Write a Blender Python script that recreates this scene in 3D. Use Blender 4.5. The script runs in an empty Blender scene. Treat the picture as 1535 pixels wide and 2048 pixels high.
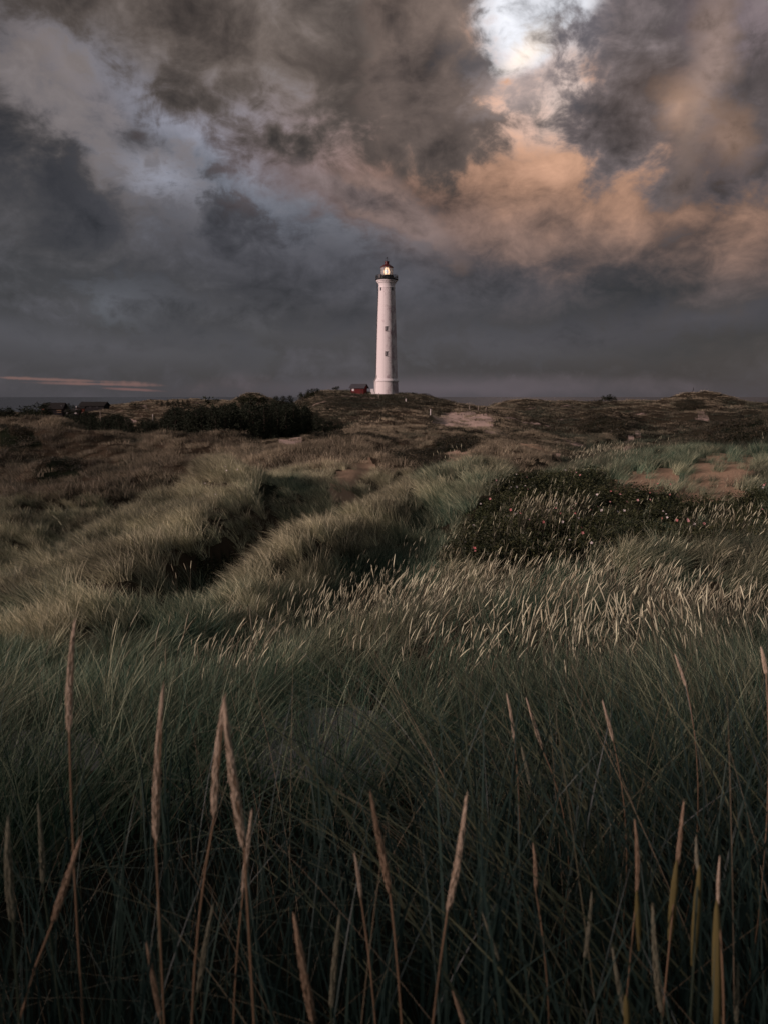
import bpy, math, random
import numpy as np
from mathutils import Vector, Matrix, Euler

R = math.radians
rng = np.random.default_rng(7)
random.seed(7)
scene = bpy.context.scene
COL = scene.collection

# ------------------------------------------------------------------ camera
W_PX, H_PX, F_PX = 1535.0, 2048.0, 1518.0
PITCH = R(8.65)
CP, SP = math.cos(PITCH), math.sin(PITCH)
cd = bpy.data.cameras.new('camera')
cam = bpy.data.objects.new('camera', cd)
COL.objects.link(cam)
cd.sensor_fit = 'VERTICAL'
cd.sensor_height = 36.0
cd.lens = 36.0 * F_PX / H_PX
cd.clip_start = 0.05
cd.clip_end = 60000
cd.dof.use_dof = True
cd.dof.focus_distance = 9.0
cd.dof.aperture_fstop = 6.0
cam.rotation_euler = (math.pi / 2 - PITCH, 0, 0)
scene.camera = cam


def ray(px, py):
    x = (px - W_PX / 2) / F_PX
    y = (H_PX / 2 - py) / F_PX
    return x, CP + y * SP, -SP + y * CP


def at(px, py, D):
    """the point seen at px,py of the photograph at forward distance D (metres)"""
    x, y, z = ray(px, py)
    return Vector((x / y * D, D, z / y * D))


def project(x, y, z):
    d = y * CP - z * SP
    d = np.where(np.abs(d) < 1e-3, 1e-3, d)
    return W_PX / 2 + F_PX * x / d, H_PX / 2 - F_PX * (y * SP + z * CP) / d


# ------------------------------------------------------------------ light
SUN_AZ, SUN_EL = R(-119), R(15)      # azimuth from +Y, clockwise
EXPOSURE = 1.1
GAIN = 2 ** EXPOSURE
sun_dir = Vector((math.sin(SUN_AZ) * math.cos(SUN_EL), math.cos(SUN_AZ) * math.cos(SUN_EL), math.sin(SUN_EL)))
sl = bpy.data.lights.new('sun', 'SUN')
sl.energy = 1.5
sl.angle = R(10)
sl.color = (1.0, 0.72, 0.685)
so = bpy.data.objects.new('sun', sl)
COL.objects.link(so)
so.rotation_euler = (-sun_dir).to_track_quat('-Z', 'Y').to_euler()

scene.view_settings.view_transform = 'Standard'
scene.view_settings.look = 'None'
scene.view_settings.gamma = 1
scene.view_settings.use_curve_mapping = False
scene.view_settings.exposure = EXPOSURE
scene.render.engine = 'CYCLES'
scene.cycles.max_bounces = 5
scene.cycles.diffuse_bounces = 2
scene.cycles.glossy_bounces = 2
scene.cycles.transmission_bounces = 4
scene.cycles.transparent_max_bounces = 8
scene.cycles.caustics_reflective = False
scene.cycles.caustics_refractive = False


def lin(c):
    c = c / 255.0
    return c / 12.92 if c <= 0.04045 else ((c + 0.055) / 1.055) ** 2.4


def srgb(r, g, b, k=1.0):
    return (lin(r) * k, lin(g) * k, lin(b) * k, 1.0)


# ------------------------------------------------------------------ sky
world = bpy.data.worlds.new('World')
scene.world = world
world.use_nodes = True
wn, wl = world.node_tree.nodes, world.node_tree.links
wn.clear()


def N(nodes, t, **kw):
    n = nodes.new(t)
    for k, v in kw.items():
        setattr(n, k, v)
    return n


def build_sky():
    L = wl.new
    tc = N(wn, 'ShaderNodeTexCoord')
    D = tc.outputs['Generated']
    sep = N(wn, 'ShaderNodeSeparateXYZ'); L(D, sep.inputs[0])

    def M(op, a=None, b=None, c=None):
        n = N(wn, 'ShaderNodeMath', operation=op)
        for i, v in enumerate((a, b, c)):
            if v is None:
                continue
            if isinstance(v, (int, float)):
                n.inputs[i].default_value = v
            else:
                L(v, n.inputs[i])
        return n.outputs[0]
    az = M('MULTIPLY', M('ARCTAN2', sep.outputs[0], sep.outputs[1]), 180 / math.pi)
    el = M('MULTIPLY', M('ARCSINE', sep.outputs[2]), 180 / math.pi)

    def noise(scale, detail, rough, stretch=(1, 1, 1.5), off=(0, 0, 0), dist=0.0):
        mp = N(wn, 'ShaderNodeMapping'); L(D, mp.inputs[0])
        mp.inputs['Scale'].default_value = stretch
        mp.inputs['Location'].default_value = off
        n = N(wn, 'ShaderNodeTexNoise')
        n.inputs['Scale'].default_value = scale
        n.inputs['Detail'].default_value = detail
        n.inputs['Roughness'].default_value = rough
        n.inputs['Distortion'].default_value = dist
        L(mp.outputs[0], n.inputs['Vector'])
        return n
    w1 = noise(3.2, 2, 0.5)
    w2 = noise(9.0, 5, 0.6, off=(3, 1, 7))
    fb = noise(9.5, 8, 0.58, off=(1, 5, 2), dist=0.35)
    fb2 = noise(4.2, 7, 0.58, off=(9, 2, 4), dist=0.3)

    def warp(vec_node, amp):
        s = N(wn, 'ShaderNodeVectorMath', operation='SUBTRACT')
        L(vec_node.outputs['Color'], s.inputs[0]); s.inputs[1].default_value = (0.5, 0.5, 0.5)
        m = N(wn, 'ShaderNodeVectorMath', operation='MULTIPLY')
        L(s.outputs[0], m.inputs[0]); m.inputs[1].default_value = (amp, amp * 0.7, 0)
        return m.outputs[0]
    cb = N(wn, 'ShaderNodeCombineXYZ'); L(az, cb.inputs[0]); L(el, cb.inputs[1])
    # the warp dies out towards the horizon, where layers flatten
    a1 = N(wn, 'ShaderNodeVectorMath', operation='ADD'); L(warp(w1, 3.5), a1.inputs[0]); L(warp(w2, 4.5), a1.inputs[1])
    fade = N(wn, 'ShaderNodeMapRange'); L(el, fade.inputs[0])
    fade.inputs[1].default_value = 0.5; fade.inputs[2].default_value = 9
    sc = N(wn, 'ShaderNodeVectorMath', operation='SCALE'); L(a1.outputs[0], sc.inputs[0]); L(fade.outputs[0], sc.inputs['Scale'])
    p = N(wn, 'ShaderNodeVectorMath', operation='ADD'); L(cb.outputs[0], p.inputs[0]); L(sc.outputs[0], p.inputs[1])
    P = p.outputs[0]
    fb3 = noise(30.0, 6, 0.6, stretch=(1, 1, 1.3), off=(4, 8, 1), dist=0.5)
    fbc = M('ADD', M('SUBTRACT', fb.outputs['Fac'], 0.5), M('MULTIPLY_ADD', fb3.outputs['Fac'], 0.4, -0.2))
    fb2c = M('SUBTRACT', fb2.outputs['Fac'], 0.5)
    nz = M('ADD', fbc, M('MULTIPLY', fb2c, 0.35))

    # vertical base gradient
    ramp = N(wn, 'ShaderNodeValToRGB')
    er = N(wn, 'ShaderNodeMapRange'); L(el, er.inputs[0]); er.inputs[1].default_value = -2; er.inputs[2].default_value = 60
    L(er.outputs[0], ramp.inputs[0])
    stops = [(0.0, (60, 57, 62)), (0.032, (86, 82, 89)), (0.06, (78, 76, 83)), (0.12, (72, 70, 76)), (0.22, (78, 77, 82)),
             (0.32, (98, 94, 97)), (0.45, (108, 100, 99)), (0.7, (96, 92, 94)), (1.0, (98, 95, 98))]
    e = ramp.color_ramp.elements
    while len(e) < len(stops):
        e.new(0.5)
    for i, (pos, c) in enumerate(stops):
        e[i].position = pos; e[i].color = srgb(*c)
    cur = ramp.outputs[0]

    def blob(px, py, rx, ry, rot, col, soft=0.7, nk=0.5, op=1.0, flat=False):
        nonlocal cur
        x, y, z = ray(px, py)
        a = math.degrees(math.atan2(x, y)); b = math.degrees(math.atan2(z, math.hypot(x, y)))
        k = 57.3 / F_PX * math.cos(R(b)) ** 1.0
        mp = N(wn, 'ShaderNodeMapping', vector_type='TEXTURE')
        L(cb.outputs[0] if flat else P, mp.inputs[0])
        mp.inputs['Location'].default_value = (a, b, 0)
        mp.inputs['Rotation'].default_value = (0, 0, R(rot))
        mp.inputs['Scale'].default_value = (rx * k, ry * k, 1)
        ln = N(wn, 'ShaderNodeVectorMath', operation='LENGTH'); L(mp.outputs[0], ln.inputs[0])
        d = M('MULTIPLY_ADD', nz, nk * 14, ln.outputs['Value'])
        mr = N(wn, 'ShaderNodeMapRange', interpolation_type='SMOOTHSTEP')
        L(d, mr.inputs[0])
        mr.inputs[1].default_value = 1 + soft; mr.inputs[2].default_value = 1 - soft
        mr.inputs[3].default_value = 0; mr.inputs[4].default_value = op
        mx = N(wn, 'ShaderNodeMix', data_type='RGBA')
        L(mr.outputs[0], mx.inputs['Factor']); L(cur, mx.inputs['A']); mx.inputs['B'].default_value = srgb(*col)
        cur = mx.outputs['Result']
        return mr.outputs[0]
    # rot: counter-clockwise, in sky degrees (down to the right is negative)
    blob(150, 600, 620, 260, 0, (67, 66, 71), 0.9, 0.2)
    blob(250, 60, 800, 250, -4, (104, 95, 91), 0.8, 0.25)
    blob(40, 220, 330, 130, -20, (108, 101, 101), 0.8, 0.3)
    blob(600, 340, 400, 170, -15, (120, 117, 124), 0.8, 0.3)
    blob(610, 440, 300, 90, -18, (98, 100, 108), 0.8, 0.4)
    blob(330, 235, 260, 36, -33, (126, 125, 135), 0.8, 0.35, 0.8)
    blob(130, 130, 150, 26, -42, (128, 120, 122), 0.9, 0.5, 0.5)
    blob(400, 290, 120, 34, -30, (148, 149, 162), 0.8, 0.4, 0.8)
    blob(310, 365, 110, 36, -25, (138, 141, 154), 0.8, 0.4, 0.8)
    blob(500, 240, 150, 34, -5, (138, 139, 151), 0.8, 0.5, 0.7)
    blob(480, 400, 150, 40, -30, (112, 116, 127), 0.8, 0.5, 0.7)
    blob(230, 270, 170, 26, -30, (98, 94, 97), 0.8, 0.5, 0.8)
    blob(20, 350, 340, 110, -22, (90, 83, 81), 0.5, 0.25)
    blob(90, 470, 520, 140, -22, (64, 62, 64), 0.6, 0.22)
    blob(400, 445, 150, 56, -25, (86, 84, 88), 0.4, 0.4)
    blob(130, 570, 420, 60, -5, (61, 60, 63), 0.8, 0.3, 0.8)
    blob(235, 605, 90, 32, 10, (98, 101, 109), 0.8, 0.5, 0.7)
    blob(620, 540, 400, 90, -10, (70, 69, 75), 0.9, 0.3, 0.8)
    blob(470, 640, 240, 30, -8, (90, 89, 95), 0.8, 0.5, 0.6)
    # pink band and orange glow
    blob(860, 310, 330, 110, -12, (146, 126, 126), 0.9, 0.2)
    blob(960, 430, 330, 90, -15, (124, 107, 106), 0.9, 0.3, 0.9)
    blob(1380, 480, 460, 115, -8, (98, 81, 75), 0.95, 0.12, 0.95)
    blob(1210, 350, 400, 185, -20, (168, 127, 103), 0.98, 0.06)
    blob(1170, 290, 250, 115, -26, (206, 160, 131), 0.98, 0.09)
    blob(1350, 425, 330, 85, -10, (140, 107, 88), 0.98, 0.05, 0.8)
    blob(1060, 220, 120, 60, -10, (220, 188, 174), 0.8, 0.3, 0.9)
    blob(1130, 490, 240, 50, -12, (108, 90, 83), 0.95, 0.15, 0.7)
    blob(1250, 650, 580, 140, 0, (62, 58, 61), 0.98, 0.1)
    blob(860, 570, 300, 60, -5, (74, 72, 78), 0.8, 0.3, 0.7)
    blob(1170, 690, 300, 26, -2, (88, 86, 94), 0.9, 0.5, 0.6)
    blob(1450, 660, 260, 90, 0, (54, 50, 52), 0.95, 0.1, 0.8)
    blob(1400, 640, 220, 24, 4, (80, 76, 84), 0.9, 0.5, 0.5)
    blob(200, 690, 340, 26, -3, (84, 83, 90), 0.9, 0.5, 0.6)
    # opening
    clear = blob(1050, 0, 140, 150, 14, (226, 226, 231), 0.3, 0.15)
    blob(1115, 170, 50, 70, -16, (218, 196, 186), 0.5, 0.35, 0.95)
    blob(1040, 108, 52, 38, 20, (246, 229, 214), 0.5, 0.3, 0.95)
    # clouds that edge it
    blob(560, 70, 500, 150, -10, (98, 88, 82), 0.4, 0.2)
    blob(640, 125, 320, 80, -14, (78, 68, 62), 0.9, 0.25, 0.9)
    blob(850, 40, 120, 220, 4, (110, 95, 87), 0.22, 0.14)
    blob(880, 205, 125, 85, -18, (106, 92, 85), 0.4, 0.25)
    blob(1050, 168, 85, 34, 10, (162, 144, 138), 0.5, 0.3, 0.95)
    blob(1310, 110, 165, 230, -10, (124, 112, 112), 0.3, 0.2)
    blob(1270, 150, 90, 120, -8, (98, 89, 88), 0.8, 0.3, 0.9)
    blob(1460, 280, 220, 95, -25, (92, 77, 70), 0.7, 0.12)
    blob(1520, 110, 110, 200, 8, (116, 103, 105), 0.4, 0.25)
    blob(1535, 210, 80, 110, 0, (90, 80, 78), 0.6, 0.3)
    blob(1408, 150, 30, 120, -14, (180, 152, 137), 0.9, 0.3, 0.55)
    blob(1340, 225, 38, 34, 20, (188, 151, 127), 0.9, 0.3, 0.6)
    blob(1450, 275, 30, 40, 0, (168, 134, 112), 0.9, 0.35, 0.6)
    # small tan clouds
    blob(765, 410, 60, 42, -30, (144, 120, 111), 0.35, 0.3, 0.9)
    blob(820, 460, 85, 30, -25, (130, 111, 106), 0.5, 0.35, 0.8)
    blob(670, 378, 55, 18, -25, (134, 118, 116), 0.7, 0.4, 0.7)
    # streaks low over the sea
    blob(50, 757, 130, 2.2, -2, (140, 106, 99), 0.9, 0.5, 0.6, True)
    blob(190, 768, 80, 2.0, -1, (138, 104, 98), 0.9, 0.5, 0.6, True)
    blob(262, 779, 36, 1.7, -3, (134, 98, 94), 0.9, 0.5, 0.6, True)
    blob(900, 776, 330, 17, 0, (98, 90, 97), 0.9, 0.3, 0.7, True)
    # fine billow texture
    tex = M('MULTIPLY_ADD', fbc, 2.6, 1.0)
    tex2 = M('MULTIPLY_ADD', fb2c, 1.3, 1.0)
    k = M('MULTIPLY', tex, tex2)
    kf = N(wn, 'ShaderNodeMapRange'); L(el, kf.inputs[0]); kf.inputs[1].default_value = 0; kf.inputs[2].default_value = 7
    kk = N(wn, 'ShaderNodeMix', data_type='FLOAT'); L(kf.outputs[0], kk.inputs[0]); kk.inputs[2].default_value = 1.0; L(k, kk.inputs[3])
    scl = N(wn, 'ShaderNodeVectorMath', operation='SCALE'); L(cur, scl.inputs[0]); L(kk.outputs[0], scl.inputs['Scale'])
    g = N(wn, 'ShaderNodeVectorMath', operation='SCALE'); L(scl.outputs[0], g.inputs[0]); g.inputs['Scale'].default_value = 1 / GAIN
    # clear sky seen through the clouds
    sky = N(wn, 'ShaderNodeTexSky', sky_type='NISHITA')
    sky.sun_disc = False
    sky.sun_elevation = SUN_EL
    sky.sun_rotation = SUN_AZ
    bgs = N(wn, 'ShaderNodeBackground'); L(sky.outputs[0], bgs.inputs[0]); bgs.inputs[1].default_value = 0.05
    bgc = N(wn, 'ShaderNodeBackground'); L(g.outputs[0], bgc.inputs[0]); bgc.inputs[1].default_value = 1.0
    mxs = N(wn, 'ShaderNodeMixShader')
    cf = M('MULTIPLY_ADD', clear, 0.10, 0.03)
    L(cf, mxs.inputs[0]); L(bgc.outputs[0], mxs.inputs[1]); L(bgs.outputs[0], mxs.inputs[2])
    out = N(wn, 'ShaderNodeOutputWorld'); L(mxs.outputs[0], out.inputs[0])


build_sky()
world.cycles.sampling_method = 'MANUAL'
world.cycles.sample_map_resolution = 512


# ------------------------------------------------------------------ helpers
def tag(o, label=None, cat=None, group=None, kind=None):
    for k, v in (('label', label), ('category', cat), ('group', group), ('kind', kind)):
        if v:
            o[k] = v
    return o


def link(name, me, parent=None, mat=None, loc=None):
    o = bpy.data.objects.new(name, me)
    COL.objects.link(o)
    if parent:
        o.parent = parent
    if mat and me is not None:
        me.materials.append(mat)
    if loc is not None:
        o.location = loc
    return o


def mesh_np(name, V, F, smooth=False):
    """V (n,3), F list of (m,k) arrays (k = 3 or 4)"""
    if not isinstance(F, list):
        F = [F]
    F = [np.asarray(f, dtype=np.int32) for f in F if len(f)]
    me = bpy.data.meshes.new(name)
    me.vertices.add(len(V))
    me.vertices.foreach_set('co', np.ascontiguousarray(V, dtype=np.float32).ravel())
    nl = sum(f.size for f in F)
    me.loops.add(nl)
    me.loops.foreach_set('vertex_index', np.concatenate([f.ravel() for f in F]) if F else np.zeros(0, np.int32))
    npoly = sum(len(f) for f in F)
    me.polygons.add(npoly)
    cnt = np.concatenate([np.full(len(f), f.shape[1], np.int32) for f in F])
    st = np.concatenate([[0], np.cumsum(cnt)[:-1]]).astype(np.int32)
    me.polygons.foreach_set('loop_start', st)
    me.polygons.foreach_set('loop_total', cnt)
    if smooth:
        me.polygons.foreach_set('use_smooth', np.ones(npoly, bool))
    me.update(calc_edges=True)
    return me


def color_attr(me, name, A):
    a = me.attributes.new(name, 'FLOAT_COLOR', 'POINT')
    A = np.asarray(A, dtype=np.float32)
    if A.shape[1] == 3:
        A = np.concatenate([A, np.ones((len(A), 1), np.float32)], 1)
    a.data.foreach_set('color', A.ravel())


class MB:
    """collects boxes, rings and tubes for one mesh"""
    def __init__(s):
        s.v, s.f = [], []

    def add(s, V, F):
        n = len(s.v)
        s.v += [tuple(v) for v in V]
        s.f += [tuple(i + n for i in f) for f in F]
        return s

    def box(s, c, d, rz=0.0, M=None):
        x, y, z = d[0] / 2, d[1] / 2, d[2] / 2
        V = [Vector((sx * x, sy * y, sz * z)) for sz in (-1, 1) for sy in (-1, 1) for sx in (-1, 1)]
        m = Matrix.Translation(c) @ Matrix.Rotation(rz, 4, 'Z')
        V = [m @ v for v in V]
        return s.add(V, [(0, 2, 3, 1), (4, 5, 7, 6), (0, 1, 5, 4), (1, 3, 7, 5), (3, 2, 6, 7), (2, 0, 4, 6)])

    def lathe(s, prof, n=48, c=(0, 0, 0), cap=True):
        V, F = [], []
        for r, z in prof:
            for i in range(n):
                a = 2 * math.pi * i / n
                V.append((c[0] + r * math.cos(a), c[1] + r * math.sin(a), c[2] + z))
        for j in range(len(prof) - 1):
            for i in range(n):
                k = (i + 1) % n
                F.append((j * n + i, j * n + k, (j + 1) * n + k, (j + 1) * n + i))
        if cap:
            F.append(tuple(reversed(range(n))))
            F.append(tuple(range((len(prof) - 1) * n, len(prof) * n)))
        return s.add(V, F)

    def tube(s, pts, r, n=6):
        pts = [Vector(p) for p in pts]
        rr = r if isinstance(r, (list, tuple)) else [r] * len(pts)
        V, F = [], []
        for j, p in enumerate(pts):
            d = (pts[min(j + 1, len(pts) - 1)] - pts[max(j - 1, 0)]).normalized()
            u = d.cross(Vector((0, 0, 1)) if abs(d.z) < 0.95 else Vector((1, 0, 0))).normalized()
            w = d.cross(u)
            for i in range(n):
                a = 2 * math.pi * i / n
                V.append(p + (u * math.cos(a) + w * math.sin(a)) * rr[j])
        for j in range(len(pts) - 1):
            for i in range(n):
                k = (i + 1) % n
                F.append((j * n + i, j * n + k, (j + 1) * n + k, (j + 1) * n + i))
        F.append(tuple(reversed(range(n))))
        F.append(tuple(range((len(pts) - 1) * n, len(pts) * n)))
        return s.add(V, F)

    def build(s, name, mat, parent=None, smooth=False, loc=None):
        me = bpy.data.meshes.new(name)
        me.from_pydata([tuple(v) for v in s.v], [], s.f)
        me.update()
        if smooth:
            me.polygons.foreach_set('use_smooth', np.ones(len(me.polygons), bool))
            try:
                me.set_sharp_from_angle(angle=R(35))
            except Exception:
                pass
        return link(name, me, parent, mat, loc)


def thing(name, loc, label, cat, group=None, rz=0.0):
    o = bpy.data.objects.new(name, None)
    o.empty_display_size = 0.3
    COL.objects.link(o)
    o.location = loc
    o.rotation_euler = (0, 0, rz)
    return tag(o, label, cat, group)


def copy_tree(o, parent=None, deep=2):
    c = o.copy()
    COL.objects.link(c)
    c.parent = parent
    for ch in o.children:
        copy_tree(ch, c)
    return c


def mat(name, col, rough=0.8, spec=0.2, emit=None, estr=0.0, metal=0.0):
    m = bpy.data.materials.new(name)
    m.use_nodes = True
    b = m.node_tree.nodes['Principled BSDF']
    b.inputs['Base Color'].default_value = (*col, 1)
    b.inputs['Roughness'].default_value = rough
    b.inputs['Specular IOR Level'].default_value = spec
    b.inputs['Metallic'].default_value = metal
    if emit:
        b.inputs['Emission Color'].default_value = (*emit, 1)
        b.inputs['Emission Strength'].default_value = estr
    return m


def noisy(name, c1, c2, scale=5.0, rough=0.85, spec=0.15, stretch=(1, 1, 1), bump=0.0, lo=0.35, hi=0.65, coord='Object', detail=5):
    m = mat(name, c1, rough, spec)
    nt = m.node_tree; b = nt.nodes['Principled BSDF']
    tc = nt.nodes.new('ShaderNodeTexCoord'); mp = nt.nodes.new('ShaderNodeMapping')
    mp.inputs['Scale'].default_value = stretch
    n = nt.nodes.new('ShaderNodeTexNoise'); n.inputs['Scale'].default_value = scale; n.inputs['Detail'].default_value = detail
    r = nt.nodes.new('ShaderNodeMapRange'); r.inputs[1].default_value = lo; r.inputs[2].default_value = hi
    mx = nt.nodes.new('ShaderNodeMix'); mx.data_type = 'RGBA'
    mx.inputs['A'].default_value = (*c1, 1); mx.inputs['B'].default_value = (*c2, 1)
    L = nt.links.new
    L(tc.outputs[coord], mp.inputs[0]); L(mp.outputs[0], n.inputs['Vector']); L(n.outputs['Fac'], r.inputs[0])
    L(r.outputs[0], mx.inputs['Factor']); L(mx.outputs['Result'], b.inputs['Base Color'])
    if bump:
        bp = nt.nodes.new('ShaderNodeBump'); bp.inputs['Strength'].default_value = bump
        L(n.outputs['Fac'], bp.inputs['Height']); L(bp.outputs[0], b.inputs['Normal'])
    return m


def vnoise(x, y, seed=0):
    """smooth value noise, about -1..1"""
    xi = np.floor(x).astype(np.int64); yi = np.floor(y).astype(np.int64)
    fx = x - xi; fy = y - yi
    u = fx * fx * fx * (fx * (fx * 6 - 15) + 10); v = fy * fy * fy * (fy * (fy * 6 - 15) + 10)

    def h(a, b):
        n = (a * 374761393 + b * 668265263 + seed * 1442695041) & 0xffffffff
        n = ((n ^ (n >> 13)) * 1274126177) & 0xffffffff
        n = (n ^ (n >> 16)) & 0xffff
        return n / 32767.5 - 1
    return (h(xi, yi) * (1 - u) + h(xi + 1, yi) * u) * (1 - v) + (h(xi, yi + 1) * (1 - u) + h(xi + 1, yi + 1) * u) * v


def fbm(x, y, oct=4, seed=0, gain=0.5):
    s = 0; a = 1; t = 0
    for o in range(oct):
        s = s + a * vnoise(x * 2 ** o + 17.3 * o, y * 2 ** o - 9.1 * o, seed + o)
        t += a; a *= gain
    return s / t


def smooth01(x, a, b):
    t = np.clip((x - a) / (b - a), 0, 1)
    return t * t * (3 - 2 * t)


def in_poly(px, py, poly):
    inside = np.zeros(px.shape, bool)
    n = len(poly)
    for i in range(n):
        x1, y1 = poly[i]; x2, y2 = poly[(i + 1) % n]
        if y1 == y2:
            continue
        c = ((y1 > py) != (y2 > py)) & (px < (x2 - x1) * (py - y1) / (y2 - y1) + x1)
        inside ^= c
    return inside


# ------------------------------------------------------------------ terrain
CP_LIST = []


def ctrl(px, py, D, h=0.5, dz=0.0):
    p = at(px, py, D)
    CP_LIST.append((p.x, p.y, p.z - h + dz))


def curve(pts, step=70, h=0.5, back=None):
    """pts (px,py,D): a line of the visible surface; back=(factor, drop): a trough behind it"""
    for (a, b) in zip(pts[:-1], pts[1:]):
        n = max(1, int(abs(b[0] - a[0]) / step + 0.5))
        for i in range(n):
            t = i / n
            q = [a[k] + (b[k] - a[k]) * t for k in range(3)]
            ctrl(*q, h=h)
            if back:
                p = at(*q)
                CP_LIST.append((p.x * back[0], p.y * back[0], p.z - h - back[1]))
    q = pts[-1]
    ctrl(*q, h=h)
    if back:
        p = at(*q)
        CP_LIST.append((p.x * back[0], p.y * back[0], p.z - h - back[1]))


# ground round the camera; unseen dune added behind left to shade the foreground
for r, z in ((0.01, -1.55), (0.9, -1.57), (2.0, -1.65)):
    for a in range(0, 360, 60):
        CP_LIST.append((r * math.sin(R(a)), r * math.cos(R(a)), z))
for a, r, z in ((-35, 3.6, -2.15), (-12, 3.6, -2.1), (8, 3.6, -2.1), (30, 3.4, -1.85), (48, 3.4, -1.7), (-60, 4, -1.9),
                (90, 5, -1.7), (120, 6, -1.8), (180, 5, -1.4), (-150, 4.5, -0.9), (-120, 4.5, -0.6), (-95, 5, -1.0),
                (-150, 9, 1.1), (-121, 9, 1.9), (-98, 9, 1.2), (-121, 13, 1.5), (-75, 9, -0.6), (180, 12, -1.5), (150, 12, -2.4), (110, 14, -2.4), (80, 14, -2.2),
                (-130, 20, -2.5), (-95, 22, -3.2), (180, 30, -4), (130, 30, -4), (80, 30, -2.8),
                (-60, 8, -2.8), (-50, 16, -4), (-60, 35, -5), (60, 10, -2.4), (55, 18, -2.6), (60, 35, -2.2)):
    CP_LIST.append((r * math.sin(R(a)), r * math.cos(R(a)), z))
for a in range(-180, 180, 30):
    if abs(a) > 40:
        for r, z in ((80, -5), (200, -7), (420, -9)):
            CP_LIST.append((r * math.sin(R(a)), r * math.cos(R(a)), z))
for a in range(-180, 180, 20):
    for r, z in ((750, -16), (1300, -26), (2200, -40)):
        CP_LIST.append((r * math.sin(R(a)), r * math.cos(R(a)), z))
# near slope with the seed heads
curve([(0, 1440, 5.2), (150, 1440, 4.8), (640, 1465, 4.7), (900, 1440, 5.0), (1250, 1400, 5.2), (1535, 1380, 5.2)], 120, 0.15)
curve([(0, 1370, 6.6), (300, 1385, 6.4), (560, 1370, 6.2), (900, 1320, 7), (1250, 1310, 7), (1535, 1300, 7)], 110, 0.45)
curve([(480, 1290, 8.2), (640, 1225, 9.6), (850, 1190, 11), (1050, 1165, 12), (1250, 1175, 12), (1535, 1230, 10)], 90, 0.55, (1.15, 0.8))
curve([(0, 1310, 8.6), (200, 1330, 8.4), (400, 1300, 9.3)], 100, 0.5)
# low scrub beyond it, and the right-hand ground
curve([(930, 1110, 15), (1150, 1110, 15), (1400, 1130, 14.5), (1535, 1150, 13.5)], 90, 0.3)
curve([(960, 1030, 20), (1150, 1030, 20), (1350, 1030, 20), (1535, 1050, 18.5)], 90, 0.3)
curve([(1050, 975, 25.5), (1250, 975, 25), (1400, 985, 24), (1535, 990, 23.5)], 70, 0.1)
curve([(1240, 950, 27.5), (1320, 945, 28), (1410, 950, 27), (1490, 925, 29)], 50, 0.05)
curve([(1120, 940, 33), (1200, 905, 35), (1300, 888, 36), (1390, 880, 37), (1460, 895, 35), (1535, 890, 34)], 50, 0.55, (1.14, 0.7))
curve([(1380, 868, 52), (1450, 850, 58), (1535, 828, 64)], 60, 0.5, (1.2, 1.0))
# ridge in the middle (left end in the hollow, running up to the right)
curve([(430, 1165, 13.6), (470, 1120, 15.5), (540, 1075, 17.5), (640, 1035, 20), (750, 990, 24.5), (850, 962, 28.5), (950, 955, 31), (1040, 955, 31)], 50, 0.2, (1.15, 2.7))
curve([(560, 1190, 13.4), (720, 1110, 17.6), (860, 1030, 22.8)], 80, 0.45)
curve([(420, 1225, 11.4), (560, 1240, 11)], 70, 0.5)
# hollow left of it and the footpath
curve([(405, 1155, 17.0), (450, 1128, 19), (520, 1088, 22.0)], 40, 0.0)
curve([(690, 1003, 26), (670, 968, 31), (705, 945, 36)], 30, 0.05)
# long ridge on the left with two spines
curve([(0, 1118, 15), (110, 1070, 17.5), (200, 1025, 21), (310, 975, 26), (430, 925, 33)], 50, 0.2, (1.16, 2.8))
for (a, b, d) in ((0, 1118, 15), (110, 1070, 17.5), (200, 1025, 21), (310, 975, 26)):
    p = at(a, b, d); CP_LIST.append((p.x * 1.4, p.y * 1.4, p.z - 3.3))
curve([(100, 1232, 11), (200, 1170, 13), (310, 1105, 15.8), (388, 1046, 19.3), (470, 985, 25)], 50, 0.2)
curve([(0, 1200, 14.0), (130, 1142, 17.0), (250, 1092, 20.5), (350, 1022, 25.5)], 60, 0.2)
curve([(480, 935, 34), (560, 948, 32), (640, 965, 31)], 50, 0.55)
curve([(600, 1000, 25.5), (500, 1040, 22)], 50, 0.5)
# plateau in the middle
curve([(640, 905, 44), (740, 905, 44), (830, 930, 40)], 50, 0.55)
curve([(570, 892, 50), (640, 882, 54), (740, 884, 54), (820, 905, 48), (880, 935, 42)], 50, 0.4, (1.15, 2.4))
# dunes on the left behind the ridge
curve([(0, 1050, 31), (150, 1008, 36), (290, 950, 42)], 70, 0.4)
curve([(0, 1000, 35), (90, 985, 37), (200, 960, 40)], 60, 0.2)
curve([(0, 975, 44), (120, 958, 46), (250, 925, 47)], 70, 0.6)
curve([(0, 950, 44), (60, 920, 47), (110, 909, 50), (200, 912, 50), (330, 905, 50), (430, 905, 50)], 55, 0.5, (1.12, 0.8))
curve([(0, 880, 62), (120, 880, 62), (300, 885, 60), (430, 880, 58)], 80, 0.4)
curve([(0, 843, 84), (60, 836, 84), (110, 840, 82), (160, 860, 78), (200, 872, 76), (280, 878, 76), (340, 882, 72), (400, 862, 68), (440, 853, 68), (500, 863, 66), (560, 887, 62)], 40, 1.0, (1.18, 3.0))
# the hollow with the trees
for px in range(-100, 660, 95):
    for D, z in ((118, -7.6), (150, -8.5), (190, -9.2), (250, -9.0)):
        p = at(px, 800, D); CP_LIST.append((p.x, p.y, z))
curve([(560, 884, 100), (620, 880, 98)], 50, 0.3)
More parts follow.
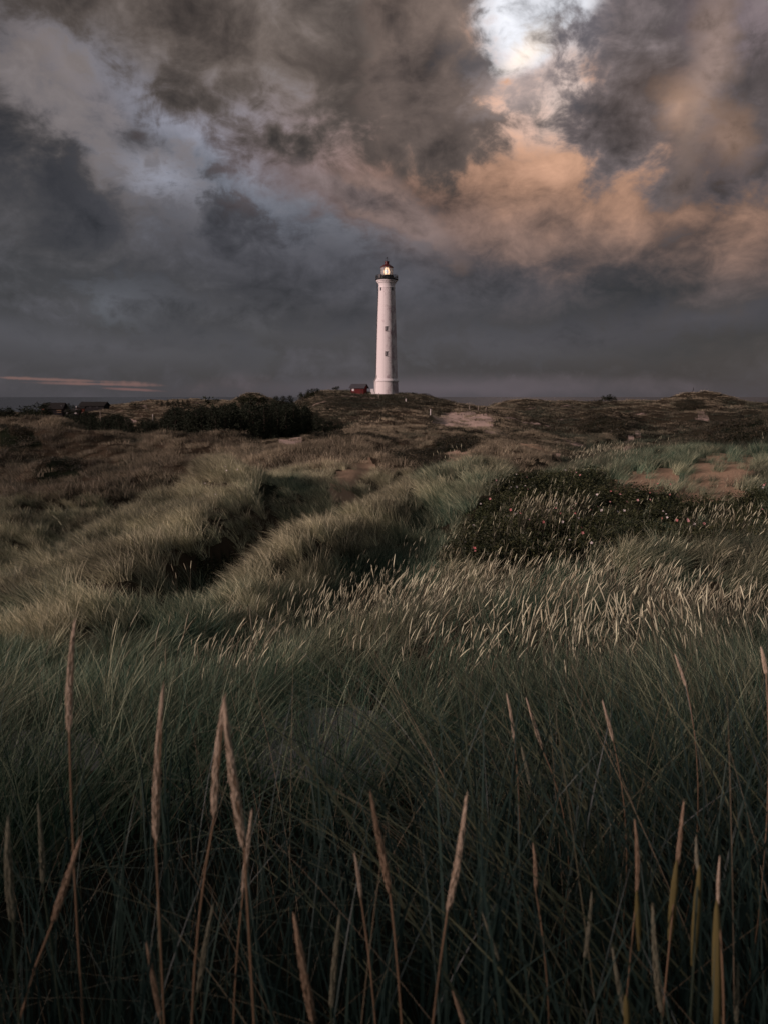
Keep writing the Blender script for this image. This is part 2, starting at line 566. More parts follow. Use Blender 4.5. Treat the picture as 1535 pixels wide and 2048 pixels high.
# far dune and house ground, left
curve([(215, 818, 330), (260, 811, 345), (330, 808, 350), (400, 806, 340), (470, 803, 330)], 50, 0.4)
curve([(250, 845, 290), (330, 848, 285)], 60, 0.3)
for px, D, z in ((-80, 380, -9), (20, 390, -9), (110, 390, -9), (180, 400, -8.5)):
    p = at(px, 800, D); CP_LIST.append((p.x, p.y, z))
curve([(480, 798, 260), (560, 802, 260)], 50, 0.4)
# the lighthouse hill
curve([(585, 806, 236), (610, 792, 232), (640, 783, 228), (690, 779, 222), (740, 783, 217), (800, 785, 215), (850, 787, 213), (885, 799, 210), (940, 806, 208), (1000, 810, 206)], 35, 0.35, (1.2, 2.5))
curve([(640, 800, 205), (740, 800, 203), (850, 803, 200)], 50, 0.4)
curve([(620, 850, 158), (700, 830, 176), (800, 815, 188), (900, 822, 185), (1000, 825, 180)], 60, 0.4)
curve([(690, 866, 126), (720, 846, 138), (760, 829, 150), (800, 822, 152), (840, 831, 150), (880, 850, 142)], 40, 0.4, (1.12, 1.2))
curve([(860, 850, 140), (920, 845, 148), (980, 840, 152), (1010, 845, 150)], 50, 0.1)
curve([(740, 890, 88), (800, 880, 96), (900, 868, 108), (980, 865, 112)], 60, 0.4)
curve([(850, 905, 66), (930, 905, 66)], 60, 0.2)
curve([(905, 915, 60), (935, 932, 53), (965, 947, 47)], 30, 0.02)
curve([(955, 898, 60), (1000, 887, 64), (1050, 888, 64), (1100, 903, 58), (1140, 930, 50)], 40, 0.5, (1.12, 1.0))
curve([(985, 828, 150), (1040, 860, 120), (1100, 885, 100), (1180, 912, 84)], 50, 0.4)
# right-hand valley and skyline
curve([(1080, 850, 140), (1180, 880, 108), (1260, 880, 108), (1350, 872, 112)], 60, 0.4)
curve([(1150, 856, 132), (1180, 836, 142), (1205, 828, 148), (1235, 838, 142), (1262, 856, 130)], 30, 0.4, (1.1, 1.0))
curve([(1050, 825, 200), (1120, 812, 215), (1200, 815, 220), (1300, 820, 215), (1400, 835, 185)], 50, 0.4)
curve([(1000, 810, 300), (1022, 803, 310), (1060, 805, 310), (1120, 807, 300), (1135, 802, 300), (1190, 806, 290), (1230, 803, 280), (1290, 806, 280), (1325, 803, 265), (1350, 792, 255), (1380, 788, 250), (1425, 791, 250), (1470, 805, 258), (1500, 812, 270), (1560, 812, 300)], 28, 0.35, (1.25, 3.0))
curve([(1310, 830, 200), (1380, 815, 215), (1450, 825, 205), (1535, 832, 190)], 50, 0.4)
curve([(1440, 850, 120), (1535, 842, 120)], 60, 0.4)
for px, D, z in ((1480, 420, -7), (1560, 420, -7), (1300, 420, -8), (1000, 430, -8), (700, 420, -9)):
    p = at(px, 800, D); CP_LIST.append((p.x, p.y, z))

CPA = np.array(CP_LIST)


def warpq(x, y):
    r = np.sqrt(x * x + y * y) + 1e-9
    k = np.log1p(r / 3.0) / r
    return np.stack([x * k, y * k], -1)


def tps_fit(A):
    q = warpq(A[:, 0], A[:, 1])
    n = len(q)
    d2 = ((q[:, None] - q[None]) ** 2).sum(-1)
    K = 0.5 * d2 * np.log(d2 + 1e-12)
    K += np.eye(n) * 0.004
    Pm = np.concatenate([np.ones((n, 1)), q], 1)
    Mx = np.block([[K, Pm], [Pm.T, np.zeros((3, 3))]])
    s = np.linalg.solve(Mx, np.concatenate([A[:, 2], np.zeros(3)]))
    return q, s


QC, SC = tps_fit(CPA)


def tps_eval(x, y):
    q = warpq(x, y).reshape(-1, 2).astype(np.float32)
    out = np.empty(len(q))
    Qf = QC.astype(np.float32); w = SC[:-3].astype(np.float32)
    for i in range(0, len(q), 8192):
        b = q[i:i + 8192]
        d2 = (b ** 2).sum(1)[:, None] + (Qf ** 2).sum(1)[None] - 2 * b @ Qf.T
        np.maximum(d2, 1e-9, out=d2)
        out[i:i + 8192] = (0.5 * d2 * np.log(d2)) @ w + SC[-3] + b @ SC[-2:]
    return out.reshape(x.shape)


az_in = np.linspace(-42, 42, 560)
az_l = -180 + (180 - 42) * (np.arange(60) / 60.0)
az_r = 42 + (180 - 42) * (np.arange(1, 61) / 60.0)
AZ = R(1) * np.concatenate([az_l, az_in, az_r])
LR = np.linspace(math.log(0.35), math.log(2200), 460)
RR = np.exp(LR)
LHX, LHY = at(773, 783, 217).x, 217.0


def hummocks(x, y):
    r = np.hypot(x, y)
    a1 = 0.03 + 0.13 * smooth01(r, 6, 16) + 0.35 * smooth01(r, 32, 60)
    n = a1 * fbm(x / 3.1, y / 3.1, 3, 11)
    a2 = 0.34 * smooth01(r, 12, 22) + 1.0 * smooth01(r, 34, 75)
    ridged = 1 - 2 * np.abs(fbm(x / 13 + 0.3 * fbm(x / 20, y / 20, 2, 5), y / 9, 3, 21))
    n = n + a2 * (ridged - 0.45)
    a3 = 1.8 * smooth01(r, 110, 180)
    n = n + a3 * fbm(x / 24, y / 17, 3, 31)
    near_lh = smooth01(np.hypot(x - LHX + 2, (y - LHY) * 0.8), 14, 34)
    return n * (0.12 + 0.88 * near_lh)


AG, RG = np.meshgrid(AZ, RR)
XG, YG = RG * np.sin(AG), RG * np.cos(AG)
ZG = tps_eval(XG, YG) + hummocks(XG, YG)


def ground(x, y):
    a = np.arctan2(x, y); r = np.hypot(x, y)
    ia = np.interp(a, AZ, np.arange(len(AZ)))
    ir = np.interp(np.log(np.maximum(r, 0.36)), LR, np.arange(len(LR)))
    i0 = np.clip(np.floor(ia).astype(int), 0, len(AZ) - 2); j0 = np.clip(np.floor(ir).astype(int), 0, len(LR) - 2)
    u = ia - i0; v = ir - j0
    return (ZG[j0, i0] * (1 - u) + ZG[j0, i0 + 1] * u) * (1 - v) + (ZG[j0 + 1, i0] * (1 - u) + ZG[j0 + 1, i0 + 1] * u) * v


def gz(x, y):
    return float(ground(np.array([x]), np.array([y]))[0])


# ------------------------------------------------------------------ what grows where
SAND = [
    ([(1215, 965), (1262, 948), (1345, 935), (1360, 965), (1330, 985), (1230, 985)], 1.0, 22, 34),
    ([(1350, 1005), (1368, 950), (1385, 925), (1430, 905), (1500, 898), (1515, 925), (1490, 970), (1470, 995), (1400, 1010)], 1.0, 22, 38),
    ([(885, 905), (930, 903), (990, 948), (990, 990), (950, 978), (900, 932)], 1.0, 40, 70),
    ([(652, 962), (690, 938), (740, 915), (755, 935), (714, 960), (708, 985), (735, 1022), (700, 1040), (655, 1002)], 1.0, 22, 48),
    ([(555, 876), (602, 872), (606, 888), (560, 892)], 1.0, 80, 125),
    ([(1238, 905), (1252, 880), (1272, 860), (1284, 866), (1266, 886), (1254, 910)], 0.8, 80, 145),
    ([(1375, 808), (1402, 816), (1428, 842), (1445, 852), (1425, 856), (1392, 826)], 0.45, 170, 260),
    ([(1036, 885), (1060, 878), (1118, 902), (1124, 922), (1080, 910)], 0.85, 52, 82),
    ([(10, 1395), (130, 1375), (215, 1410), (210, 1540), (60, 1560), (10, 1500)], 1.0, 2.8, 6.9),
    ([(500, 1430), (600, 1405), (710, 1405), (790, 1450), (760, 1540), (500, 1550)], 1.0, 2.8, 6.9),
    ([(240, 1330), (340, 1320), (340, 1375), (250, 1380)], 0.8, 5, 9),
    ([(410, 1285), (480, 1275), (490, 1320), (400, 1340)], 0.8, 6.5, 10.5),
    ([(862, 832), (940, 822), (990, 836), (985, 852), (1020, 872), (985, 868), (930, 860), (866, 856)], 0.72, 100, 215),
    ([(240, 834), (275, 842), (270, 850), (245, 842)], 1.0, 250, 330),
    ([(1350, 806), (1400, 800), (1435, 830), (1420, 835), (1392, 812), (1352, 812)], 0.0, 150, 300),
]
ROSE = [
    [(880, 1120), (930, 1060), (960, 1000), (1030, 960), (1200, 955), (1240, 975), (1360, 992), (1535, 985), (1560, 1060), (1500, 1090), (1300, 1100), (1150, 1130), (1000, 1150), (900, 1150)],
]
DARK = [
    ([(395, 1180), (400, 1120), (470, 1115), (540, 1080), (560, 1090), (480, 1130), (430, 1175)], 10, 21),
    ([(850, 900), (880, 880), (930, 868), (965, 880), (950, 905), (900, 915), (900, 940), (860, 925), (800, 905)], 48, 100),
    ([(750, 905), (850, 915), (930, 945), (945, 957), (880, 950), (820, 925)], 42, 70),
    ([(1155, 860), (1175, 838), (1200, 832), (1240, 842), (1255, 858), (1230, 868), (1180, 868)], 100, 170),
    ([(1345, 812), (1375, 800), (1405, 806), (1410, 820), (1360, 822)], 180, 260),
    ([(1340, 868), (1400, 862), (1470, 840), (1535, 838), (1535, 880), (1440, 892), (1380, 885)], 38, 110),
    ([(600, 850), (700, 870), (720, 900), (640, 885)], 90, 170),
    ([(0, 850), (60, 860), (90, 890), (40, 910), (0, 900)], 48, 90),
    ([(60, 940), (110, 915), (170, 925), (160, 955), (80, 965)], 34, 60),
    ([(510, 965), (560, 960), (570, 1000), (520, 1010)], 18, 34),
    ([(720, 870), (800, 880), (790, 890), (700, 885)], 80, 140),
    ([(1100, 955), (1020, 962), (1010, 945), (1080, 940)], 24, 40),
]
# tone of the grass: (px, py, rx, ry, dryness)
TONE = [
    (520, 1130, 130, 70, 0.8), (640, 1080, 130, 60, 0.7), (760, 1010, 120, 40, 0.55), (880, 1010, 90, 40, 0.35), (960, 980, 90, 30, 0.2),
    (300, 1110, 130, 60, 0.75), (200, 1050, 130, 40, 0.5), (430, 960, 70, 40, 0.85), (120, 1180, 150, 60, 0.5), (60, 1260, 140, 40, 0.6),
    (560, 985, 90, 35, 0.1), (440, 1060, 70, 40, 0.6), (640, 920, 130, 30, 0.9), (770, 945, 70, 30, 0.85), (860, 950, 60, 20, 0.1),
    (300, 1250, 150, 40, 0.3), (480, 1230, 100, 40, 0.15), (100, 920, 160, 60, 0.75), (350, 900, 120, 40, 1.0), (250, 960, 160, 40, 0.8),
    (500, 870, 60, 20, 0.2), (430, 860, 60, 10, 0.7), (800, 1200, 250, 60, 0.25), (1100, 1200, 250, 60, 0.25), (1400, 1200, 200, 100, 0.1),
    (1280, 920, 120, 40, 0.05), (1480, 880, 100, 60, 0.05), (1000, 900, 90, 30, 0.7), (800, 840, 90, 25, 0.8), (930, 840, 90, 25, 0.9),
    (1150, 870, 90, 30, 0.3), (1380, 810, 90, 20, 0.6), (1120, 820, 120, 12, 0.3), (1300, 845, 90, 20, 0.5), (740, 800, 150, 16, 0.12), (660, 820, 70, 25, 0.2),
    (320, 830, 90, 20, 0.85), (750, 1400, 700, 80, 0.05), (750, 1750, 1200, 330, 0.0), (520, 1300, 60, 30, 0.5), (650, 1260, 120, 30, 0.35),
]


# regions darkened for heath and crowberry, with hollow shade painted into the tint: (px, py, rx, ry, factor)
DIM = [(120, 960, 260, 90, 0.55), (60, 880, 200, 40, 0.6), (420, 880, 160, 24, 0.75), (1300, 840, 260, 40, 0.6), (1500, 860, 120, 40, 0.5), (740, 805, 170, 20, 0.5),
       (1480, 1120, 160, 130, 0.7), (900, 930, 120, 30, 0.75), (1100, 840, 120, 30, 0.7)]
# crest lines tinted paler, their rim light put into the colour: (px, py, rx, ry)
CREST_LIT = [(a, b, 42, 20) for (a, b) in ((430, 932), (370, 955), (310, 985), (250, 1012), (190, 1040), (120, 1078), (50, 1105), (0, 1125), (470, 935),
         (385, 1060), (340, 1095), (290, 1130), (220, 1170), (150, 1210), (90, 1240), (450, 1150), (490, 1120), (540, 1092), (600, 1065), (660, 1040), (720, 1015), (790, 988))]
CREST_LIT += [(a, b, 42, 10) for (a, b) in ((0, 843), (60, 836), (110, 840), (160, 855), (410, 862), (470, 858), (530, 878), (60, 918), (110, 911), (170, 914), (260, 915), (330, 910), (400, 908), (40, 1045), (110, 1020), (190, 985))]


def crest_lit(px, py):
    f = np.zeros(px.shape)
    for a, b, rx, ry in CREST_LIT:
        f = np.maximum(f, np.exp(-((px - a) / rx) ** 2 - ((py - b) / ry) ** 2))
    return f


def dim(px, py):
    f = np.ones(px.shape)
    for a, b, rx, ry, v in DIM:
        f = f * (1 - (1 - v) * np.exp(-((px - a) / rx) ** 2 - ((py - b) / ry) ** 2))
    return f


def tone(px, py):
    s = np.full(px.shape, 0.05); t = np.full(px.shape, 0.05 * 0.45)
    for a, b, rx, ry, v in TONE:
        w = np.exp(-((px - a) / rx) ** 2 - ((py - b) / ry) ** 2)
        s = s + w; t = t + w * v
    return t / s


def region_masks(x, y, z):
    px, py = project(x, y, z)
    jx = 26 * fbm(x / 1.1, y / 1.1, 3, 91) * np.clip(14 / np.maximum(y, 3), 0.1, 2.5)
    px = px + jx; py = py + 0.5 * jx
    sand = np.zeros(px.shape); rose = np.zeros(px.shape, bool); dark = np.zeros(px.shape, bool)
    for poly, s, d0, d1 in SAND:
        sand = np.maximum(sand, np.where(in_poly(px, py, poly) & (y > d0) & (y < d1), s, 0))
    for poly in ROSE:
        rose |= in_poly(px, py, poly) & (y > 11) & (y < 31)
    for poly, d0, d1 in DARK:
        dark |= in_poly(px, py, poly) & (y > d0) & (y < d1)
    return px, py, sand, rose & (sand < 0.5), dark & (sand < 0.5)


gx, gy, gzz = XG.ravel(), YG.ravel(), ZG.ravel()
_, _, sand_v, rose_v, dark_v = region_masks(gx, gy, gzz)
pxv, pyv = project(gx, gy, gzz)
dry_v = tone(np.where(gy > 0.5, pxv, 700), np.where(gy > 0.5, pyv, 1400))
rv = np.hypot(gx, gy)
# bare sand breaks the turf on far crests
bare = smooth01(fbm(gx / 9, gy / 6, 4, 71), 0.28, 0.6) * smooth01(rv, 45, 90) * 0.5
NA, NR = len(AZ), len(RR)
ii, jj = np.meshgrid(np.arange(NA), np.arange(NR - 1))
i2 = (ii + 1) % NA
quads = np.stack([jj * NA + ii, jj * NA + i2, (jj + 1) * NA + i2, (jj + 1) * NA + ii], -1).reshape(-1, 4)[:, ::-1]
cidx = len(gx)
fan = np.stack([np.arange(NA), (np.arange(NA) + 1) % NA, np.full(NA, cidx)], -1)[:, ::-1]
fan = fan[:, ::-1][:, [1, 0, 2]]
Vg = np.concatenate([np.stack([gx, gy, gzz], -1), [[0, 0, gzz[:NA].mean()]]])
me = mesh_np('dunes', Vg, [quads, fan], True)
A = np.zeros((len(Vg), 4), np.float32)
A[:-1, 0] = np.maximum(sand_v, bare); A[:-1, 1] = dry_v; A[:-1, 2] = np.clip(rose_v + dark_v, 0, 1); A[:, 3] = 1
color_attr(me, 'cover', A)


def ground_material():
    m = mat('dune_ground', (0.05, 0.045, 0.035), 0.95, 0.05)
    nt = m.node_tree; b = nt.nodes['Principled BSDF']; L = nt.links.new

    def nn(t, **kw):
        return N(nt.nodes, t, **kw)
    at_ = nn('ShaderNodeAttribute', attribute_name='cover')
    sp = nn('ShaderNodeSeparateColor'); L(at_.outputs['Color'], sp.inputs[0])
    tc = nn('ShaderNodeTexCoord')
    n1 = nn('ShaderNodeTexNoise'); n1.inputs['Scale'].default_value = 0.9; n1.inputs['Detail'].default_value = 8; n1.inputs['Roughness'].default_value = 0.65
    n2 = nn('ShaderNodeTexNoise'); n2.inputs['Scale'].default_value = 14; n2.inputs['Detail'].default_value = 8; n2.inputs['Roughness'].default_value = 0.7
    L(tc.outputs['Object'], n1.inputs[0]); L(tc.outputs['Object'], n2.inputs[0])

    def mix(f, a, c):
        x = nn('ShaderNodeMix', data_type='RGBA')
        for s, v in (('Factor', f), ('A', a), ('B', c)):
            if isinstance(v, (tuple, float)):
                x.inputs[s].default_value = v
            else:
                L(v, x.inputs[s])
        return x.outputs['Result']
    sx_ = nn('ShaderNodeSeparateXYZ'); L(tc.outputs['Object'], sx_.inputs[0])
    yr = nn('ShaderNodeMapRange'); L(sx_.outputs[1], yr.inputs[0]); yr.inputs[1].default_value = 10; yr.inputs[2].default_value = 20
    yf = nn('ShaderNodeMapRange'); L(sx_.outputs[1], yf.inputs[0]); yf.inputs[1].default_value = 60; yf.inputs[2].default_value = 90
    litter = mix(n2.outputs['Fac'], (0.020, 0.018, 0.013, 1), (0.065, 0.050, 0.034, 1))
    turf = mix(sp.outputs[1], (0.026, 0.032, 0.020, 1), (0.085, 0.062, 0.040, 1))
    cover = mix(0.55, litter, turf)
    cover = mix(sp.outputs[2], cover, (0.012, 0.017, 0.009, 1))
    sandc = mix(n2.outputs['Fac'], mix(yr.outputs[0], (0.36, 0.36, 0.35, 1), (0.27, 0.175, 0.105, 1)), mix(yr.outputs[0], (0.62, 0.62, 0.60, 1), (0.66, 0.50, 0.35, 1)))  # close sand greyed to imitate its tone in shade
    sandc = mix(yf.outputs[0], sandc, mix(n2.outputs['Fac'], (0.34, 0.26, 0.21, 1), (0.62, 0.50, 0.43, 1)))
    sm = nn('ShaderNodeMath', operation='MULTIPLY_ADD'); L(n1.outputs['Fac'], sm.inputs[0]); sm.inputs[1].default_value = 0.9; sm.inputs[2].default_value = -0.45
    sa = nn('ShaderNodeMath', operation='ADD'); L(sp.outputs[0], sa.inputs[0]); L(sm.outputs[0], sa.inputs[1])
    mr = nn('ShaderNodeMapRange', interpolation_type='SMOOTHSTEP'); L(sa.outputs[0], mr.inputs[0]); mr.inputs[1].default_value = 0.3; mr.inputs[2].default_value = 0.62
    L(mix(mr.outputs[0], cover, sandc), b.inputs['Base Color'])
    bp = nn('ShaderNodeBump'); bp.inputs['Strength'].default_value = 0.9; bp.inputs['Distance'].default_value = 0.12
    L(n2.outputs['Fac'], bp.inputs['Height']); L(bp.outputs[0], b.inputs['Normal'])
    return m


dunes = link('dune_terrain', me, mat=ground_material())
tag(dunes, kind='structure')

# sea
sea_m = mat('sea_water', (0.02, 0.025, 0.035), 0.25, 0.5)
nt = sea_m.node_tree
wv = nt.nodes.new('ShaderNodeTexNoise'); wv.inputs['Scale'].default_value = 0.12; wv.inputs['Detail'].default_value = 6
tcn = nt.nodes.new('ShaderNodeTexCoord'); bpn = nt.nodes.new('ShaderNodeBump'); bpn.inputs['Strength'].default_value = 0.7; bpn.inputs['Distance'].default_value = 1.0
nt.links.new(tcn.outputs['Object'], wv.inputs[0]); nt.links.new(wv.outputs['Fac'], bpn.inputs['Height'])
nt.links.new(bpn.outputs[0], nt.nodes['Principled BSDF'].inputs['Normal'])
sm_ = MB()
rings = [900, 2000, 5000, 12000, 30000]
sm_.lathe([(r, 0) for r in rings], 96, cap=False)
sea = sm_.build('sea', sea_m, loc=(0, 0, -21))
tag(sea, kind='structure')


def curvature(x, y):
    """height above the mean of the ground around: positive on crests"""
    s = np.clip(np.hypot(x, y) * 0.09, 1.2, 7)
    m = (ground(x + s, y) + ground(x - s, y) + ground(x, y + s) + ground(x, y - s)) / 4
    return np.clip((ground(x, y) - m) / (0.11 * s), -1, 1)
# ------------------------------------------------------------------ the lighthouse
def lh_z(py):
    return at(773, py, 217).z


def lh_r(w):
    """photo half-width in pixels -> metres at the tower"""
    return (at(773 + w, 650, 217) - at(773, 650, 217)).x


def white_paint():
    m = mat('white_tower_paint', (0.8, 0.78, 0.77), 0.6, 0.2)
    nt = m.node_tree; b = nt.nodes['Principled BSDF']; L = nt.links.new
    tc = N(nt.nodes, 'ShaderNodeTexCoord')
    sp = N(nt.nodes, 'ShaderNodeSeparateXYZ'); L(tc.outputs['Object'], sp.inputs[0])
    # peeling, heavier on the weather side (+X)
    n = N(nt.nodes, 'ShaderNodeTexNoise'); n.inputs['Scale'].default_value = 0.55; n.inputs['Detail'].default_value = 9; n.inputs['Roughness'].default_value = 0.7
    mp = N(nt.nodes, 'ShaderNodeMapping'); mp.inputs['Scale'].default_value = (1, 1, 0.6)
    L(tc.outputs['Object'], mp.inputs[0]); L(mp.outputs[0], n.inputs[0])
    n3 = N(nt.nodes, 'ShaderNodeTexNoise'); n3.inputs['Scale'].default_value = 3.5; n3.inputs['Detail'].default_value = 6
    L(tc.outputs['Object'], n3.inputs[0])
    sx = N(nt.nodes, 'ShaderNodeMath', operation='MULTIPLY_ADD'); L(sp.outputs[0], sx.inputs[0]); sx.inputs[1].default_value = 0.045; sx.inputs[2].default_value = -0.02
    a = N(nt.nodes, 'ShaderNodeMath', operation='ADD'); L(n.outputs['Fac'], a.inputs[0]); L(sx.outputs[0], a.inputs[1])
    n3m = N(nt.nodes, 'ShaderNodeMath', operation='MULTIPLY_ADD'); L(n3.outputs['Fac'], n3m.inputs[0]); n3m.inputs[1].default_value = 0.3; n3m.inputs[2].default_value = -0.15
    a2 = N(nt.nodes, 'ShaderNodeMath', operation='ADD'); L(a.outputs[0], a2.inputs[0]); L(n3m.outputs[0], a2.inputs[1])
    r = N(nt.nodes, 'ShaderNodeMapRange'); L(a2.outputs[0], r.inputs[0]); r.inputs[1].default_value = 0.50; r.inputs[2].default_value = 0.66
    mx = N(nt.nodes, 'ShaderNodeMix', data_type='RGBA')
    L(r.outputs[0], mx.inputs['Factor']); mx.inputs['A'].default_value = (0.80, 0.775, 0.76, 1); mx.inputs['B'].default_value = (0.45, 0.37, 0.39, 1)
    # masonry courses
    w = N(nt.nodes, 'ShaderNodeTexWave', bands_direction='Z'); w.inputs['Scale'].default_value = 0.9; w.inputs['Distortion'].default_value = 1.5; w.inputs['Detail'].default_value = 3
    L(tc.outputs['Object'], w.inputs[0])
    wr = N(nt.nodes, 'ShaderNodeMapRange'); L(w.outputs['Fac'], wr.inputs[0]); wr.inputs[3].default_value = 0.9; wr.inputs[4].default_value = 1.0
    s = N(nt.nodes, 'ShaderNodeVectorMath', operation='SCALE'); L(mx.outputs['Result'], s.inputs[0]); L(wr.outputs[0], s.inputs['Scale'])
    L(s.outputs[0], b.inputs['Base Color'])
    bp = N(nt.nodes, 'ShaderNodeBump'); bp.inputs['Strength'].default_value = 0.5; bp.inputs['Distance'].default_value = 0.08
    L(n3.outputs['Fac'], bp.inputs['Height']); L(bp.outputs[0], b.inputs['Normal'])
    return m


M_white = white_paint()
M_trim = mat('white_trim', (0.8, 0.78, 0.77), 0.5)
M_black = mat('dark_iron', (0.018, 0.019, 0.02), 0.5, 0.4)
M_red = noisy('red_iron_paint', (0.10, 0.018, 0.018), (0.06, 0.012, 0.014), 3, 0.5, 0.4)
M_pipe = mat('dark_pipe', (0.03, 0.03, 0.035), 0.6)
M_glass = mat('lantern_glass', (0.9, 0.95, 1), 0.05, 0.5)
M_glass.node_tree.nodes['Principled BSDF'].inputs['Alpha'].default_value = 0.16
M_window = mat('window_glass', (0.25, 0.24, 0.24), 0.15, 0.6)
M_dwin = mat('dark_window', (0.02, 0.02, 0.024), 0.3, 0.5)

LZ0 = lh_z(784) - 0.6
lh = thing('lighthouse', (LHX, LHY, LZ0), 'tall white round lighthouse with a lit lantern on top of the dune hill', 'lighthouse')


def prof(pairs):
    return [(lh_r(w), lh_z(py) - LZ0) for py, w in pairs]


MB().lathe([(lh_r(23.6), 0)] + prof([(784, 23.5), (764, 22.6)]), 64).build('plinth', M_white, lh, True)
MB().lathe(prof([(763.9, 22.0), (763.4, 24.4), (761.4, 24.6), (759.5, 22.6), (757.5, 21.6)]), 64).build('base_moulding', M_trim, lh, True)
tw = MB().lathe(prof([(757.6, 21.4), (700, 20.0), (650, 18.6), (620, 17.6), (590, 16.4), (577, 15.9)]), 64).build('tower_wall', M_white, lh, True)
MB().lathe(prof([(577.0, 16.0), (576.4, 16.5), (575.4, 16.5), (574.8, 15.9), (570, 16.0), (567, 17.0), (566, 18.6), (565.4, 18.8), (564.6, 18.4), (563.6, 19.8), (562.2, 20.6), (561.2, 20.6)]), 64).build('cornice', M_trim, lh, True)
MB().lathe(prof([(561.1, 21.0), (560.6, 22.2), (559.4, 22.4), (559.0, 21.8)]), 64).build('gallery_deck', M_black, lh, True)
# service ring below the cornice with small dark openings
RW = lh_r(16.15)
def on_tower(ang, r, z):
    return Vector((r * math.sin(ang), -r * math.cos(ang), z))
def place_box(name, ang, py, r, d, m, parent=lh):
    p = on_tower(ang, r, lh_z(py) - LZ0)
    b = MB().box((0, 0, 0), d)
    o = b.build(name, m, parent, loc=p)
    o.rotation_euler = (0, 0, ang)
    return o
for ang in (-47, 43, -137, 133):
    o = place_box('vent_window', R(ang), 579.5, lh_r(15.95), (0.42, 0.16, 0.85), M_dwin)
for py, r in ((659, 18.85), (708.5, 20.25), (610, 17.3)):
    if py == 610:
        continue
    fr = place_box('window', 0.0 - R(4), py, lh_r(r) - 0.02, (0.62, 0.2, 1.2), M_pipe)
    pn = MB().box((0, -0.085, 0.04), (0.40, 0.07, 0.86)).build('pane', M_window, fr)
    sl_ = MB().box((0, -0.13, -0.64), (0.75, 0.2, 0.08)).build('sill', M_trim, fr)
    hd_ = MB().box((0, -0.10, 0.66), (0.75, 0.12, 0.10)).build('lintel', M_trim, fr)
# lightning conductor and drainpipe
cond = [on_tower(R(33), lh_r(w) + 0.03, lh_z(py) - LZ0) for py, w in ((784, 23.5), (764, 22.7), (761.5, 24.7), (757, 21.6), (700, 20.0), (650, 18.6), (590, 16.4), (577, 16.0))]
MB().tube(cond, 0.035, 5).build('lightning_conductor', M_pipe, lh)
dp = [on_tower(R(-78), lh_r(w) + 0.14, lh_z(py) - LZ0) for py, w in ((784, 23.6), (765, 22.8), (761, 24.6), (756, 21.6), (700, 20.0), (650, 18.6), (600, 16.9), (566, 18.6))]
MB().tube(dp, 0.09, 6).build('drainpipe', M_pipe, lh)
# porch with a sloping roof on the left side
zp = lh_z(763.5) - LZ0; zt = lh_z(750) - LZ0
xo = -lh_r(22.6)
pv = [(xo + 0.5, -1.2, 0), (xo - 0.36, -1.2, 0), (xo - 0.36, 1.2, 0), (xo + 0.5, 1.2, 0),
      (xo + 0.5, -1.2, zt), (xo - 0.36, -1.2, zp), (xo - 0.36, 1.2, zp), (xo + 0.5, 1.2, zt)]
MB().add(pv, [(0, 4, 5, 1), (1, 5, 6, 2), (2, 6, 7, 3), (4, 7, 6, 5), (0, 3, 7, 4), (0, 1, 2, 3)]).build('porch', M_white, lh)
rv_ = [(xo + 0.62, -1.35, zt + 0.25), (xo - 0.55, -1.35, zp - 0.1), (xo - 0.55, 1.35, zp - 0.1), (xo + 0.62, 1.35, zt + 0.25)]
rv2 = [(a, b, c + 0.12) for a, b, c in rv_]
MB().add(rv_ + rv2, [(0, 1, 2, 3), (7, 6, 5, 4), (0, 4, 5, 1), (1, 5, 6, 2), (2, 6, 7, 3), (3, 7, 4, 0)]).build('porch_roof', M_trim, lh)
MB().box((xo - 0.95, -0.6, 1.0), (0.8, 1.2, 0.9)).box((xo - 0.72, -0.6, 0.35), (0.9, 1.4, 0.7)).build('step_block', M_trim, lh)
# railing: posts and rails
zd = lh_z(559) - LZ0; rr_ = lh_r(21.6)
for i in range(24):
    a = 2 * math.pi * i / 24
    MB().tube([(rr_ * math.cos(a), rr_ * math.sin(a), zd), (rr_ * math.cos(a), rr_ * math.sin(a), zd + 1.05)], 0.035, 5).build('railing_post', M_black, lh)
for h in (0.35, 0.7, 1.05):
    MB().tube([(rr_ * math.cos(2 * math.pi * i / 48), rr_ * math.sin(2 * math.pi * i / 48), zd + h) for i in range(49)], 0.032, 5).build('rail', M_black, lh)
mesh_ = MB()
for i in range(120):
    a = 2 * math.pi * (i + 0.5) / 120
    mesh_.tube([(rr_ * math.cos(a), rr_ * math.sin(a), zd), (rr_ * math.cos(a), rr_ * math.sin(a), zd + 1.0)], 0.014, 4)
tag(mesh_.build('railing_bars', M_black, lh), kind='stuff')
for i, a in enumerate((R(-38), R(140))):
    MB().box((rr_ * 1.02 * math.sin(a), -rr_ * 1.02 * math.cos(a), zd + 0.55), (0.7, 0.25, 0.9), a).build('equipment_box', M_black, lh)
# lantern
MB().lathe(prof([(559, 13.8), (551.4, 13.6), (551.0, 12.6), (550.8, 12.0)]), 40).build('lantern_wall', M_black, lh, True)
zg0, zg1 = lh_z(551) - LZ0, lh_z(535) - LZ0
rg = lh_r(11.6)
for i in range(12):
    a0, a1 = 2 * math.pi * i / 12, 2 * math.pi * (i + 1) / 12
    p0 = Vector((rg * math.cos(a0), rg * math.sin(a0), 0)); p1 = Vector((rg * math.cos(a1), rg * math.sin(a1), 0))
    c = (p0 + p1) / 2; ang = math.atan2((p1 - p0).y, (p1 - p0).x)
    MB().box((c.x, c.y, (zg0 + zg1) / 2), ((p1 - p0).length - 0.05, 0.02, zg1 - zg0 - 0.02), ang).build('lantern_pane', M_glass, lh)
    MB().tube([(p0.x, p0.y, zg0), (p0.x, p0.y, zg1)], 0.045, 6).build('glazing_bar', M_red, lh)
